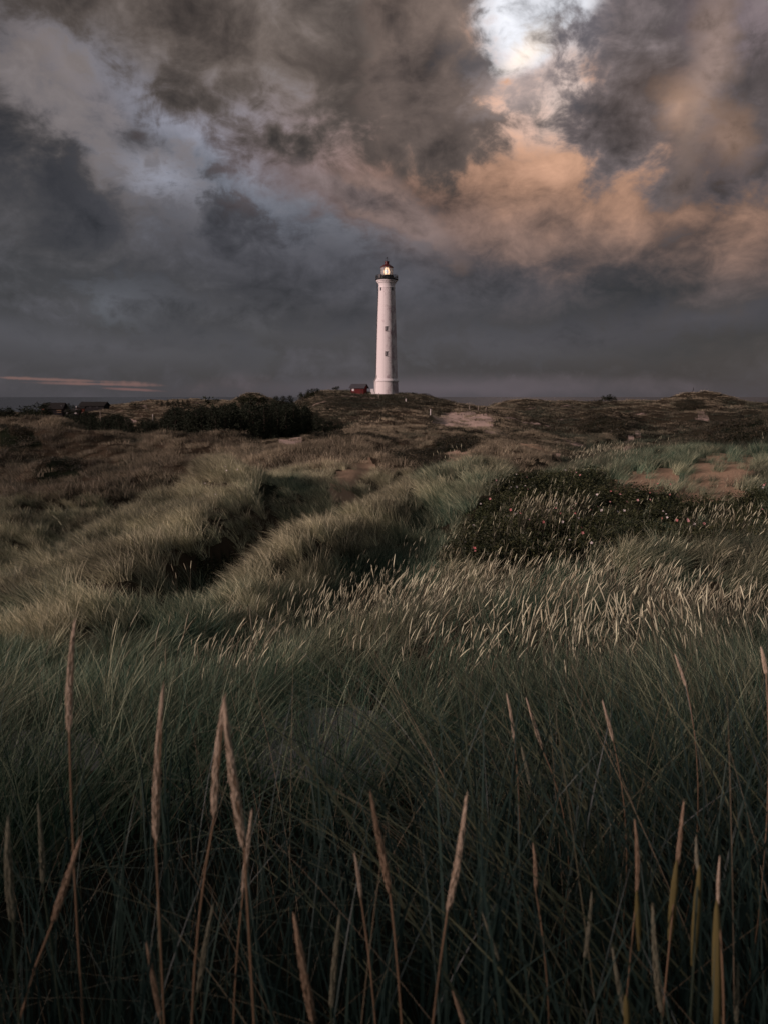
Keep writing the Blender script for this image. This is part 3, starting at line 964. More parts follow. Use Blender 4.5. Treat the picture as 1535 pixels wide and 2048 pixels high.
for f in (0.33, 0.66):
    z = zg0 + (zg1 - zg0) * f
    MB().tube([(rg * math.cos(2 * math.pi * i / 12), rg * math.sin(2 * math.pi * i / 12), z) for i in range(13)], 0.025, 5).build('glazing_ring', M_red, lh)
M_lamp = mat('lamp_light', (1, 0.8, 0.6), 0.4, 0.2, (1.0, 0.62, 0.36), 0.75)
M_core = mat('lamp_core', (1, 1, 1), 0.2, 0.5, (0.80, 0.86, 1.0), 0.28)
zc = (zg0 + zg1) / 2 - 0.05
lens = MB().lathe([(0.42, -1.12), (0.66, -0.75), (0.74, -0.3), (0.74, 0.15), (0.62, 0.65), (0.4, 1.02), (0.2, 1.15)], 32, (0, 0, zc)).build('lamp', M_lamp, lh, True)
cr = MB().lathe([(0.06, -0.62), (0.24, -0.45), (0.34, -0.1), (0.30, 0.25), (0.16, 0.5), (0.04, 0.6)], 24).build('bullseye_lens', M_core, lens, True)
cr.scale = (1, 0.5, 1); cr.location = (0.0, -0.68, zc)
cr.rotation_euler = (0, R(-16), 0)
MB().lathe([(0.5, zg0), (0.42, zc - 1.1)], 20).build('lamp_stand', M_red, lh)
MB().lathe(prof([(535.2, 12.2), (535.0, 13.0), (534.4, 12.9), (532, 9.6), (529.4, 6.0), (528.4, 4.4), (528.2, 4.2)]), 24).build('roof', M_red, lh, True)
MB().lathe(prof([(528.3, 4.0), (524.6, 4.0), (524.4, 4.7), (523.0, 4.7), (522.7, 3.2)]), 24).build('ventilator', M_red, lh, True)
vz = lh_z(522.8) - LZ0; vt = lh_z(514) - LZ0
va = MB().tube([(0, 0, vz), (0, 0, vt)], 0.05, 5)
va.tube([(-0.45, 0, vz), (-0.45, 0, vz + 0.75)], 0.03, 4).tube([(0.45, 0, vz), (0.45, 0, vz + 0.75)], 0.03, 4)
va.box((0, 0, vt - 0.25), (0.42, 0.06, 0.2))
va.build('weather_vane', M_black, lh)

# ------------------------------------------------------------------ red hut
def gable_house(name, label, cat, base, L, Wd, wall, roofh, rz, m_wall, m_roof, over=0.35, group=None):
    t = thing(name, base, label, cat, group, rz)
    a, b = L / 2, Wd / 2
    V = [(-a, -b, -1.5), (a, -b, -1.5), (a, b, -1.5), (-a, b, -1.5), (-a, -b, wall), (a, -b, wall), (a, b, wall), (-a, b, wall), (-a, 0, wall + roofh), (a, 0, wall + roofh)]
    MB().add(V, [(0, 1, 5, 4), (2, 3, 7, 6), (1, 2, 6, 9, 5), (3, 0, 4, 8, 7), (4, 5, 9, 8), (6, 7, 8, 9)]).build('wall', m_wall, t)
    o = over; s = roofh / b; th = 0.16
    rf = MB()
    for sg in (-1, 1):
        q = [(-a - o, sg * (b + o), wall - s * o), (a + o, sg * (b + o), wall - s * o), (a + o, 0, wall + roofh), (-a - o, 0, wall + roofh)]
        q = [(x, y, z + 0.02) for x, y, z in q]
        q2 = [(x, y, z + th) for x, y, z in q]
        rf.add(q + q2, [(0, 1, 2, 3), (7, 6, 5, 4), (0, 4, 5, 1), (1, 5, 6, 2), (2, 6, 7, 3), (3, 7, 4, 0)])
    rf.build('roof', m_roof, t)
    return t


M_redwood = noisy('red_wood', (0.11, 0.012, 0.012), (0.07, 0.009, 0.009), 6, 0.75, 0.2, (6, 6, 0.3))
M_slate = noisy('grey_felt', (0.075, 0.078, 0.085), (0.05, 0.05, 0.056), 4, 0.85)
M_reddark = noisy('dark_red_wood', (0.10, 0.02, 0.02), (0.06, 0.014, 0.014), 6, 0.8)
pb = at(718, 783, 219)
hut = gable_house('red_hut', 'small dark red wooden hut with grey roof beside the lighthouse', 'hut', (pb.x, pb.y, gz(pb.x, pb.y) - 0.2), 3.9, 2.6, 1.9, 0.85, R(-22), M_redwood, M_slate, 0.45)
f = MB().box((-1.25, -1.34, 1.25), (0.62, 0.08, 0.62)).build('window', M_trim, hut)
MB().box((-1.25, -1.40, 1.25), (0.36, 0.05, 0.36)).build('pane', mat('hut_pane', (0.6, 0.58, 0.6), 0.2), f)
dr = MB().box((1.2, -1.33, 0.75), (0.72, 0.06, 1.3)).build('door', M_reddark, hut)
MB().box((0.95, -1.38, 0.75), (0.05, 0.06, 0.12)).build('handle', M_black, dr)
for sx in (-1.93, 1.93):
    MB().box((sx, -1.33, 0.85), (0.1, 0.08, 2.0)).build('corner_board', M_reddark, hut)

# ------------------------------------------------------------------ far houses
M_darkwood = noisy('black_stained_wood', (0.02, 0.02, 0.021), (0.012, 0.012, 0.013), 3)
M_thatch = noisy('dark_thatch', (0.03, 0.029, 0.027), (0.018, 0.018, 0.017), 3)
M_brick = noisy('red_brick', (0.36, 0.12, 0.08), (0.24, 0.075, 0.05), 5)
M_lit = mat('lit_glass', (0.8, 0.8, 0.8), 0.2, 0.5, (0.75, 0.8, 0.95), 0.35)


def house_at(px, pybase, D, L, Wd, wall, roofh, rz, label, mw=M_darkwood, mr=M_thatch, group='holiday houses in the dunes'):
    p = at(px, pybase, D)
    return gable_house('holiday_house', label, 'house', (p.x, p.y, p.z), L, Wd, wall, roofh, rz, mw, mr, 0.5, group)


h1 = house_at(111, 828, 300, 7.6, 6.5, 2.2, 2.0, R(4), 'large dark thatched house with a red brick chimney end at the far left')
bb = MB()
bb.box((-3.2, -3.6, 0.45), (1.25, 0.6, 3.3)).build('brick_pier', M_brick, h1)
MB().box((-3.2, -3.6, 2.35), (1.4, 0.7, 0.5)).build('chimney', M_thatch, h1)
for x, z in ((2.0, 2.95), (3.2, 3.0)):
    w = MB().box((x, -1.72, z), (0.42, 0.5, 0.42)).build('skylight', M_trim, h1)
    MB().box((x, -1.99, z), (0.3, 0.05, 0.3)).build('pane', M_lit, w)
for z in (1.5, 0.75):
    MB().box((2.8, -3.75, z), (1.7, 0.3, 0.16)).build('balcony_rail', mat('tan_wood', (0.30, 0.20, 0.13), 0.8), h1)
h2 = house_at(190, 817, 330, 10.5, 6, 1.3, 1.4, R(-3), 'long low dark roofed house on the dune behind the trees')
for x in (-3, -0.5, 2.5):
    w = MB().box((x, -3.05, 0.6), (1.0, 0.12, 0.7)).build('window', M_black, h2)
    MB().box((x, -3.13, 0.6), (0.8, 0.06, 0.5)).build('pane', M_dwin, w)
h3 = house_at(162, 824, 300, 2.6, 2.6, 1.5, 0.5, R(10), 'small red brick house end with white gable boards left of the long house', M_brick)
MB().box((-1.7, -1.35, 1.1), (1.6, 0.1, 0.2)).build('white_board', M_trim, h3)
MB().box((0.6, -1.36, -0.1), (0.9, 0.1, 0.18)).build('white_sill', M_trim, h3)
MB().box((-1.35, -1.1, 2.1), (0.26, 0.26, 0.6)).build('chimney', M_trim, h3)
h4 = house_at(148, 829, 285, 4.6, 3.4, 1.2, 0.6, R(0), 'low dark cabin with two pale windows among the trees')
for x in (-1.7, 1.4):
    w = MB().box((x, -1.76, 0.55), (0.72, 0.1, 0.55)).build('window', M_trim, h4)
    MB().box((x, -1.83, 0.58), (0.5, 0.05, 0.34)).build('pane', M_window, w)
h5 = house_at(1483, 811, 400, 5.5, 4, 1.4, 0.9, R(0), 'low grey roofed house right of the highest dune', M_brick, M_slate)
MB().box((-1.2, -2.08, 1.0), (2.2, 0.1, 0.18)).build('white_board', M_trim, h5)
h6 = house_at(1524, 814, 360, 8, 4, 1.1, 0.7, R(3), 'dark bungalow with a long pale terrace wall at the right edge', M_darkwood)
MB().box((-0.3, -3.2, 0.25), (7.0, 0.3, 0.4)).build('terrace_wall', mat('pale_render', (0.6, 0.56, 0.5), 0.8), h6)
h7 = house_at(997, 812, 330, 1.7, 1.4, 0.8, 0.35, R(0), 'tiny pale shed half hidden by a dune right of the lighthouse', mat('pale_shed', (0.5, 0.48, 0.46), 0.8), mat('pale_roof', (0.45, 0.44, 0.43), 0.8))
MB().box((0.2, -0.73, 0.3), (0.4, 0.05, 0.5)).build('door', M_dwin, h7)

# ------------------------------------------------------------------ posts
M_post = noisy('weathered_post', (0.34, 0.30, 0.25), (0.22, 0.19, 0.16), 9)
M_paleposts = mat('pale_post', (0.7, 0.68, 0.64), 0.7)


def post(px, pyb, pyt, D, label, r=0.06, m=M_post, group=None):
    b = at(px, pyb, D); t = at(px, pyt, D)
    g = gz(b.x, b.y)
    h = t.z - g
    o = thing('marker_post', (b.x, b.y, g), label, 'post', group)
    MB().tube([(0, 0, -0.3), (0, 0, max(h, 0.6))], [r, r * 0.9], 7).build('shaft', m, o)
    MB().lathe([(r * 1.2, max(h, 0.6)), (r * 1.2, max(h, 0.6) + 0.06), (r * 0.4, max(h, 0.6) + 0.12)], 7).build('cap', m, o)


post(938, 821, 812, 190, 'wooden post at the left end of the row above the sand scar', 0.10, group='posts above the sand scar')
post(955, 824, 814, 188, 'middle wooden post of the row above the sand scar', 0.10, group='posts above the sand scar')
post(971, 826, 815, 186, 'wooden post at the right end of the row above the sand scar', 0.10, group='posts above the sand scar')
post(811, 813, 805, 200, 'short white topped post on the slope below the lighthouse', 0.13, M_paleposts)
post(757, 800, 787, 205, 'tall grey post right in front of the lighthouse base', 0.10)
post(860, 824, 819, 180, 'small pale post low on the right side of the lighthouse hill', 0.12, M_paleposts)
post(716, 834, 824, 172, 'thin wooden post on the left slope of the lighthouse hill', 0.08)
post(306, 836, 829, 280, 'white post above the trees in front of the far dune', 0.10, M_paleposts)
post(202, 848, 824, 150, 'bare pale pole standing in the dark trees', 0.07)
# crooked dead stick on the highest dune
p = at(1381, 790, 250)
g = gz(p.x, p.y)
st = thing('dead_branch', (p.x, p.y, g), 'crooked dead branch standing on the highest dune at the right', 'branch')
MB().tube([(0, 0, -0.2), (0.1, 0, 0.5), (0.45, 0, 0.95), (0.62, 0, 1.4), (0.6, 0, 2.1)], [0.1, 0.09, 0.08, 0.11, 0.05], 6).build('stem', mat('dead_wood', (0.03, 0.027, 0.025), 0.9), st)
MB().tube([(0.45, 0, 0.95), (0.8, 0.1, 1.25)], [0.05, 0.03], 5).build('twig', bpy.data.materials['dead_wood'], st)

# ------------------------------------------------------------------ trees
M_bark = noisy('pine_bark', (0.07, 0.055, 0.045), (0.03, 0.025, 0.02), 6, stretch=(4, 4, 0.6))
M_palebark = noisy('pale_bark', (0.16, 0.13, 0.10), (0.08, 0.065, 0.05), 6, stretch=(4, 4, 0.6))


def needle_mat(name, c1, c2):
    m = noisy(name, c1, c2, 1.3, 0.9, 0.05, detail=3)
    return m


M_needle = needle_mat('pine_needles', (0.020, 0.026, 0.018), (0.034, 0.042, 0.028))
M_scrubleaf = needle_mat('scrub_leaves', (0.018, 0.024, 0.014), (0.035, 0.042, 0.024))


def crown_mesh(name, seed, kind):
    """clumps of needle sprays on limbs; unit height 1"""
    r = np.random.default_rng(seed)
    cen = []
    if kind == 'conifer':
        n = 46
        for i in range(n):
            z = 0.10 + 0.88 * (i / n) ** 0.9
            rad = 0.30 * (1 - z) ** 0.75 + 0.02
            a = i * 2.399 + r.normal(0, 0.4)
            q = rad * r.uniform(0.45, 1.15)
            cen.append((q * math.cos(a), q * math.sin(a), z - q * 0.25, 0.05 + 0.09 * (1 - z)))
    elif kind == 'pine':
        for i in range(44):
            z = r.uniform(0.25, 0.97)
            rad = 0.34 * math.sin(math.pi * min(1, (1.02 - z) / 0.8) ** 0.7) + 0.04
            a = r.uniform(0, 6.283)
            q = rad * math.sqrt(r.uniform(0.1, 1.1))
            cen.append((q * math.cos(a) + 0.05 * z, q * math.sin(a), z, r.uniform(0.06, 0.11)))
    else:  # bush, wide
        for i in range(60):
            a = r.uniform(0, 6.283); q = 0.85 * math.sqrt(r.uniform(0, 1))
            top = 0.95 * math.sqrt(max(0, 1 - (q / 0.98) ** 2)) * r.uniform(0.85, 1.1)
            z = r.uniform(0.05, 1) * top
            cen.append((q * math.cos(a), q * math.sin(a), z, r.uniform(0.10, 0.18)))
    V, F = [], []
    per = 30
    for cx, cy, cz, s in cen:
        for k in range(per):
            d = r.normal(size=3); d /= np.linalg.norm(d)
            d[2] = abs(d[2]) * 0.9 - 0.1 if kind != 'conifer' else d[2] * 0.5
            o = np.array((cx, cy, cz)) + r.normal(size=3) * s * 0.45
            t = o + d * s * r.uniform(0.5, 1.15)
            w = np.cross(d, r.normal(size=3)); w = w / np.linalg.norm(w) * s * r.uniform(0.09, 0.18)
            n0 = len(V)
            V += [o - w * 0.5, (o + t) / 2 - w, t, (o + t) / 2 + w]
            F.append((n0, n0 + 1, n0 + 2, n0 + 3))
    return mesh_np(name, np.array(V), [np.array(F)]), cen


def trunk_mesh(name, cen, seed, kind):
    r = np.random.default_rng(seed + 99)
    b = MB()
    lx = 0.05 if kind == 'pine' else 0
    if kind == 'bush':
        for i in range(6):
            a = i * 1.05
            b.tube([(0.05 * math.cos(a), 0.05 * math.sin(a), -0.1), (0.3 * math.cos(a), 0.3 * math.sin(a), 0.35), (0.5 * math.cos(a), 0.5 * math.sin(a), 0.6)], [0.03, 0.02, 0.01], 5)
    else:
        b.tube([(0, 0, -0.08), (0.01, 0, 0.3), (lx * 0.6, 0.01, 0.65), (lx, 0, 0.95)], [0.024, 0.019, 0.012, 0.004], 7)
        for c in cen[::4]:
            b.tube([(lx * c[2] * 0.9, 0, max(0.1, c[2] - 0.08)), (c[0], c[1], c[2])], [0.007, 0.003], 4)
    me = bpy.data.meshes.new(name)
    me.from_pydata([tuple(v) for v in b.v], [], b.f)
    return me


TREE = {}
for kind, cnt in (('conifer', 3), ('pine', 4), ('bush', 3)):
    for i in range(cnt):
        cm, cen = crown_mesh('crown_' + kind, 100 + i * 7 + len(kind), kind)
        tm = trunk_mesh('trunk_' + kind, cen, i, kind)
        cm.materials.append(M_needle if kind != 'bush' else M_scrubleaf)
        tm.materials.append(M_bark)
        TREE.setdefault(kind, []).append((cm, tm))
        if i == 0 and kind == 'pine':
            tm.materials.clear(); tm.materials.append(M_palebark)


def tree(kind, px, D, top_py, label, group=None, width=1.0, name=None, base=None, var=None):
    p = at(px, 800, D)
    g = gz(p.x, p.y) if base is None else at(px, base, D).z
    h = max(0.8, at(px, top_py, D).z - g)
    cm, tm = TREE[kind][var if var is not None else random.randrange(len(TREE[kind]))]
    t = thing(name or ('pine_tree' if kind != 'bush' else 'shrub'), (p.x, p.y, g), label, 'tree' if kind != 'bush' else 'shrub', group, random.uniform(0, 6.28))
    c = link('crown', cm, t); k = link('trunk', tm, t)
    s = (h * width, h * width, h)
    if kind == 'bush':
        s = (h * width, h * width, h)
    c.scale = s; k.scale = s
    return t


SKY_TOP = [(-60, 818), (0, 813), (15, 816), (30, 812), (60, 817), (80, 810), (90, 818), (135, 818), (140, 815), (150, 822), (190, 828), (240, 834), (270, 843), (300, 836), (330, 828), (345, 818), (380, 812), (420, 812), (450, 806), (470, 804), (500, 806), (540, 803), (560, 806), (590, 808), (620, 816), (650, 832), (690, 850)]
tx = np.array([a for a, b in SKY_TOP]); ty = np.array([b for a, b in SKY_TOP])
GP = 'dark pines filling the hollow left of the lighthouse'
LP = 'dark pine in the shaded hollow left of the lighthouse'
random.seed(3)
n_tr = 0
for i in range(230):
    px = 150 + (700 - 150) * (i + random.random()) / 230
    D = random.uniform(112, 205) if px < 560 else random.uniform(120, 190)
    top = float(np.interp(px, tx, ty)) + random.choice((-4, 0, 4, 8, 13, 20)) * random.uniform(0.6, 1.3) + 1
    tree(random.choice(('pine', 'conifer', 'conifer', 'conifer')), px, D, top, LP, GP, random.uniform(0.75, 1.1))
for i in range(26):
    px = -60 + 240 * (i + random.random()) / 26
    D = random.uniform(190, 270) if not 80 < px < 175 else random.uniform(335, 370)
    top = float(np.interp(px, tx, ty)) + random.uniform(-1, 5)
    tree(random.choice(('pine', 'bush')), px, D, top, 'dark low tree in the belt of trees behind the left dunes', 'tree belt behind the left dunes', random.uniform(1.0, 1.5), name='pine_tree')
# distinct trees
tree('pine', 82, 230, 806, 'tallest tree just left of the large dark house', width=1.2)
tree('conifer', 137, 280, 806, 'thin conifer just right of the large dark house', width=1.0)
tree('conifer', 146, 290, 809, 'small pointed tree between the large dark house and the long low house', width=1.0)
for px, top, lb in ((259, 807, 'leftmost tiny bush on the far dune crest'), (263, 805, 'second tiny bush on the far dune crest'), (269, 805, 'third tiny bush on the far dune crest')):
    tree('bush', px, 340, top, lb, 'tiny bushes on the far dune crest', 0.7, name='shrub', base=811)
tree('bush', 281, 340, 806, 'low wide bush on the far dune crest', None, 2.0, base=810)
for px, top, wd, lb in ((314, 802, 1.0, 'rounded tree first in the row on the far dune'), (324, 801, 0.9, 'pointed tree second in the row on the far dune'), (336, 799, 1.1, 'third tree in the row on the far dune'),
                        (346, 801, 1.1, 'fourth tree in the row on the far dune'), (356, 798, 1.0, 'tall tree fifth in the row on the far dune'), (366, 800, 1.2, 'sixth tree in the row on the far dune'), (376, 799, 1.2, 'last and bushiest tree in the row on the far dune')):
    tree('conifer' if px != 314 else 'pine', px, 320, top, lb, 'row of trees on the far dune', wd * 1.3, base=812)
tree('bush', 418, 330, 798, 'small bush between the far dune row and the domed thicket', None, 1.0, base=803)
tree('bush', 432, 320, 797, 'low rounded bush left of the domed thicket', None, 1.6, base=803)
tree('bush', 455, 230, 796, 'dark tree at the left foot of the domed thicket', None, 1.1)
for k, (px, top, wd) in enumerate(((484, 790, 0.9), (500, 785, 0.9), (516, 788, 0.9), (529, 794, 0.8))):
    tree('bush', px, 240, top, ('left part', 'highest middle part', 'right of middle part', 'right end')[k] + ' of the domed thicket on the skyline', 'domed thicket on the skyline', wd, base=806)
for px, top, lb in ((553, 791, 'left conifer of the three between thicket and hill'), (567, 791, 'middle conifer of the three between thicket and hill'), (580, 790, 'right conifer of the three between thicket and hill')):
    tree('conifer', px, 215, top, lb, 'three conifers between thicket and hill', 1.3)
tree('bush', 608, 222, 783, 'ragged dark bush on the left shoulder of the lighthouse hill', None, 0.9, base=800)
tree('bush', 624, 222, 775, 'tall ragged bush at the left top of the lighthouse hill', None, 0.8, base=796)
tree('pine', 632, 222, 777, 'thin tree behind the ragged bush on the lighthouse hill', None, 1.2, base=796)
tree('bush', 668, 222, 774, 'small twiggy bush on the hilltop left of the red hut', None, 0.8, base=779)
tree('bush', 675, 222, 771, 'small spiky bush on the hilltop close to the red hut', None, 0.7, base=779)
tree('bush', 1209, 280, 790, 'left half of the lone dark bush on the right skyline', 'lone dark bush on the right skyline', 0.9, base=802)
tree('pine', 1218, 280, 789, 'pointed middle of the lone dark bush on the right skyline', 'lone dark bush on the right skyline', 1.3, base=802)
tree('bush', 1225, 280, 791, 'right half of the lone dark bush on the right skyline', 'lone dark bush on the right skyline', 0.8, base=803)
tree('bush', 1200, 280, 798, 'low outlier left of the lone dark bush', None, 1.2, base=803)
for px, top, lb in ((1479, 803, 'flat dark bush beside the low grey roofed house'), (1495, 802, 'pointed dark bush on the skyline right of the low grey roofed house'), (1505, 804, 'low bush left of the dark bungalow'), (1515, 802, 'dark rounded tree at the left end of the dark bungalow'), (1532, 802, 'dark tree at the right picture edge above the bungalow')):
    tree('bush', px, 380, top, lb, None, 1.2, base=811)
# ------------------------------------------------------------------ grass
def blades_geo(n, base, h, ldir, lean, curl, width, segs, r, taper=0.8, face=None, hang=0.0):
    """n ribbons. base (n,3), h (n), ldir (n,2) unit, lean (n) and curl (n) in units of height."""
    t = np.linspace(0, 1, segs + 1)
    X = base[:, None, 0] + h[:, None] * ldir[:, None, 0] * (lean[:, None] * t + curl[:, None] * t ** 2.2)
    Y = base[:, None, 1] + h[:, None] * ldir[:, None, 1] * (lean[:, None] * t + curl[:, None] * t ** 2.2)
    tot = np.sqrt(np.clip(1 - 0.35 * (lean[:, None] + curl[:, None] * t) ** 2, 0.2, 1))
    Z = base[:, None, 2] + h[:, None] * (t * tot - hang * curl[:, None] * t ** 3 * 0.5)
    a = r.uniform(0, math.pi, n) if face is None else face
    w = width[:, None] * (1 - t[None] ** 2.0 * taper) * 0.5
    w[:, -1] = width * 0.04
    wx, wy = np.cos(a)[:, None] * w, np.sin(a)[:, None] * w
    A = np.stack([X - wx, Y - wy, Z], -1); B = np.stack([X + wx, Y + wy, Z], -1)
    V = np.stack([A, B], 2).reshape(-1, 3)
    m = (segs + 1) * 2
    k = np.arange(segs)
    q = np.stack([k * 2, k * 2 + 1, k * 2 + 3, k * 2 + 2], -1)
    F = (np.arange(n)[:, None, None] * m + q[None]).reshape(-1, 4)
    att = np.zeros((n, segs + 1, 2, 4), np.float32)
    att[..., 0] = t[None, :, None]
    att[..., 1] = r.uniform(0, 1, n)[:, None, None]
    att[..., 3] = 1
    return V, F, att.reshape(-1, 4)


def tuft(n, rad, hgt, width, segs, seed, lean=0.25, curl=0.45, spread=0.5, hvar=0.3):
    r = np.random.default_rng(seed)
    a = r.uniform(0, 6.283, n); q = rad * np.sqrt(r.uniform(0, 1, n))
    base = np.stack([q * np.cos(a), q * np.sin(a), np.full(n, -0.03)], -1)
    # outward splay plus a common lean towards +X
    ox, oy = np.cos(a) * q / rad * spread + r.normal(0, 0.25, n), np.sin(a) * q / rad * spread + r.normal(0, 0.25, n)
    dx, dy = lean + ox, oy
    l = np.hypot(dx, dy) + 1e-6
    h = hgt * r.uniform(1 - hvar, 1 + hvar * 0.5, n)
    cx = np.clip(r.normal(curl, 0.15, n), 0.05, 1.1)
    return blades_geo(n, base, h, np.stack([dx / l, dy / l], -1), l * 0.6, cx * (0.5 + l * 0.5), width * r.uniform(0.6, 1.3, n), segs, r)


def grass_material(name, green, tan, stem=False, trans=0.25):
    """colour between green and tan by the tuft's own tint (r) and brightness (g); every blade differs a little"""
    m = mat(name, green, 0.55, 0.25)
    nt = m.node_tree; b = nt.nodes['Principled BSDF']; L = nt.links.new
    out = nt.nodes['Material Output']

    def attr(nm, ty):
        n = N(nt.nodes, 'ShaderNodeAttribute', attribute_name=nm, attribute_type=ty)
        s = N(nt.nodes, 'ShaderNodeSeparateColor'); L(n.outputs['Color'], s.inputs[0])
        return s.outputs
    tint = attr('tint', 'INSTANCER'); bl = attr('blade', 'GEOMETRY')

    def M(op, *v):
        n = N(nt.nodes, 'ShaderNodeMath', operation=op)
        for i, x in enumerate(v):
            if isinstance(x, (int, float)):
                n.inputs[i].default_value = x
            else:
                L(x, n.inputs[i])
        return n.outputs[0]
    # dryness = tint (relief light included) + blade jitter + tips drier
    d = M('ADD', tint[0], M('MULTIPLY_ADD', bl[1], 0.7, -0.35))
    d = M('ADD', d, M('MULTIPLY', bl[0], 0.12))
    n_ = nt.nodes[-1]
    cl = N(nt.nodes, 'ShaderNodeClamp'); L(d, cl.inputs[0])
    mx = N(nt.nodes, 'ShaderNodeMix', data_type='RGBA'); L(cl.outputs[0], mx.inputs['Factor'])
    mx.inputs['A'].default_value = (*green, 1); mx.inputs['B'].default_value = (*tan, 1)
    v = M('MULTIPLY', M('MULTIPLY_ADD', bl[1], 0.9, 0.55), tint[1])
    if stem:
        v = M('MULTIPLY', v, M('MULTIPLY_ADD', M('GREATER_THAN', bl[0], 0.83), 0.75, 0.25))
    sc = N(nt.nodes, 'ShaderNodeVectorMath', operation='SCALE'); L(mx.outputs['Result'], sc.inputs[0]); L(v, sc.inputs['Scale'])
    L(sc.outputs[0], b.inputs['Base Color'])
    if trans:
        tr = N(nt.nodes, 'ShaderNodeBsdfTranslucent'); L(sc.outputs[0], tr.inputs[0])
        ms = N(nt.nodes, 'ShaderNodeMixShader'); ms.inputs[0].default_value = trans
        L(b.outputs[0], ms.inputs[1]); L(tr.outputs[0], ms.inputs[2]); L(ms.outputs[0], out.inputs['Surface'])
    return m


def instancer(name, variants, pts, rot, scl, tint, mats, label=None, cat=None, parent=None):
    """one 'stuff' object: its own mesh holds the tuft shapes and the points they are set on"""
    nv = len(variants)
    Vs, Fs, As, vid, off = [], [], [], [], 0
    mi = []
    for i, vv in enumerate(variants):
        parts = vv if isinstance(vv, list) else [(*vv, 0)]
        for V, F, A, k in parts:
            Vs.append(V); Fs.append(F + off); As.append(A); vid.append(np.full(len(V), i)); off += len(V)
            mi.append(np.full(len(F), k))
    npt = len(pts)
    V = np.concatenate(Vs + [pts]); F = np.concatenate(Fs)
    me = mesh_np(name, V, [F])
    me.polygons.foreach_set('material_index', np.concatenate(mi).astype(np.int32))
    tot = len(V)
    color_attr(me, 'blade', np.concatenate(As + [np.zeros((npt, 4), np.float32)]))
    t4 = np.zeros((tot, 4), np.float32); t4[off:, :tint.shape[1]] = tint; t4[:, 3] = 1
    color_attr(me, 'tint', t4)

    def a_int(nm, arr):
        a = me.attributes.new(nm, 'INT', 'POINT'); a.data.foreach_set('value', arr.astype(np.int32))

    def a_vec(nm, arr):
        a = me.attributes.new(nm, 'FLOAT_VECTOR', 'POINT'); a.data.foreach_set('vector', arr.astype(np.float32).ravel())
    isp = np.zeros(tot, np.int32); isp[off:] = 1
    a_int('is_point', isp)
    a_int('variant', np.concatenate(vid + [rng.integers(0, nv, npt)]))
    r3 = np.zeros((tot, 3)); r3[off:] = rot; a_vec('turn', r3)
    s3 = np.ones((tot, 3)); s3[off:] = scl; a_vec('size', s3)
    for m in mats:
        me.materials.append(m)
    o = link(name, me, parent)
    tag(o, label, cat, kind='stuff')
    g = bpy.data.node_groups.get('spread')
    if g is None:
        g = bpy.data.node_groups.new('spread', 'GeometryNodeTree')
        g.interface.new_socket('Geometry', in_out='INPUT', socket_type='NodeSocketGeometry')
        g.interface.new_socket('Geometry', in_out='OUTPUT', socket_type='NodeSocketGeometry')
        nn, L = g.nodes, g.links.new
        gi = nn.new('NodeGroupInput'); go = nn.new('NodeGroupOutput')

        def na(nm, ty):
            n = nn.new('GeometryNodeInputNamedAttribute'); n.data_type = ty; n.inputs[0].default_value = nm
            return n.outputs[0]
        cmp_ = nn.new('FunctionNodeCompare'); cmp_.data_type = 'INT'; cmp_.operation = 'EQUAL'
        ia = [s for s in cmp_.inputs if s.type == 'INT']
        L(na('is_point', 'INT'), ia[0]); ia[1].default_value = 1
        sep = nn.new('GeometryNodeSeparateGeometry'); sep.domain = 'POINT'
        L(gi.outputs[0], sep.inputs[0]); L(cmp_.outputs[0], sep.inputs[1])
        spl = nn.new('GeometryNodeSplitToInstances'); spl.domain = 'POINT'
        L(sep.outputs[1], spl.inputs[0]); L(na('variant', 'INT'), spl.inputs['Group ID'])
        iop = nn.new('GeometryNodeInstanceOnPoints')
        L(sep.outputs[0], iop.inputs['Points']); L(spl.outputs[0], iop.inputs['Instance'])
        iop.inputs['Pick Instance'].default_value = True
        L(na('variant', 'INT'), iop.inputs['Instance Index'])
        er = nn.new('FunctionNodeEulerToRotation'); L(na('turn', 'FLOAT_VECTOR'), er.inputs[0])
        L(er.outputs[0], iop.inputs['Rotation']); L(na('size', 'FLOAT_VECTOR'), iop.inputs['Scale'])
        L(iop.outputs[0], go.inputs[0])
    md = o.modifiers.new('spread', 'NODES'); md.node_group = g
    return o


def scatter(density, r0, r1, half=36, seed=1):
    """even density per square metre in the wedge"""
    r = np.random.default_rng(seed)
    area = R(2 * half) * 0.5 * (r1 ** 2 - r0 ** 2)
    n = int(area * density)
    a = r.uniform(-R(half), R(half), n); q = np.sqrt(r.uniform(r0 ** 2, r1 ** 2, n))
    x, y = q * np.sin(a), q * np.cos(a)
    return x, y, ground(x, y), r


LEAN = [  # px, py, rx, ry, direction (degrees, 0 = right, 90 = away), strength
    (250, 1130, 260, 140, 170, 1.0), (560, 1100, 160, 90, 165, 1.0), (800, 1020, 140, 60, 160, 0.6), (450, 950, 100, 50, 150, 0.5),
    (800, 1300, 450, 110, 15, 0.8), (1200, 1250, 350, 130, 20, 0.8), (1000, 1080, 200, 60, 20, 0.4), (1300, 920, 150, 50, 40, 0.4),
    (650, 940, 150, 30, 100, 0.3), (300, 1320, 200, 30, 30, 0.3), (1400, 1400, 250, 80, 160, 0.6),
]


def lean_field(px, py):
    vx = np.full(px.shape, 0.12); vy = np.full(px.shape, 0.05); s = np.full(px.shape, 0.25)
    vx *= 0.25; vy *= 0.25
    for a, b, rx, ry, d, k in LEAN:
        w = np.exp(-((px - a) / rx) ** 2 - ((py - b) / ry) ** 2)
        vx = vx + w * k * math.cos(R(d)); vy = vy + w * k * math.sin(R(d)); s = s + w
    vx /= s; vy /= s
    return np.arctan2(vy, vx), np.hypot(vx, vy)


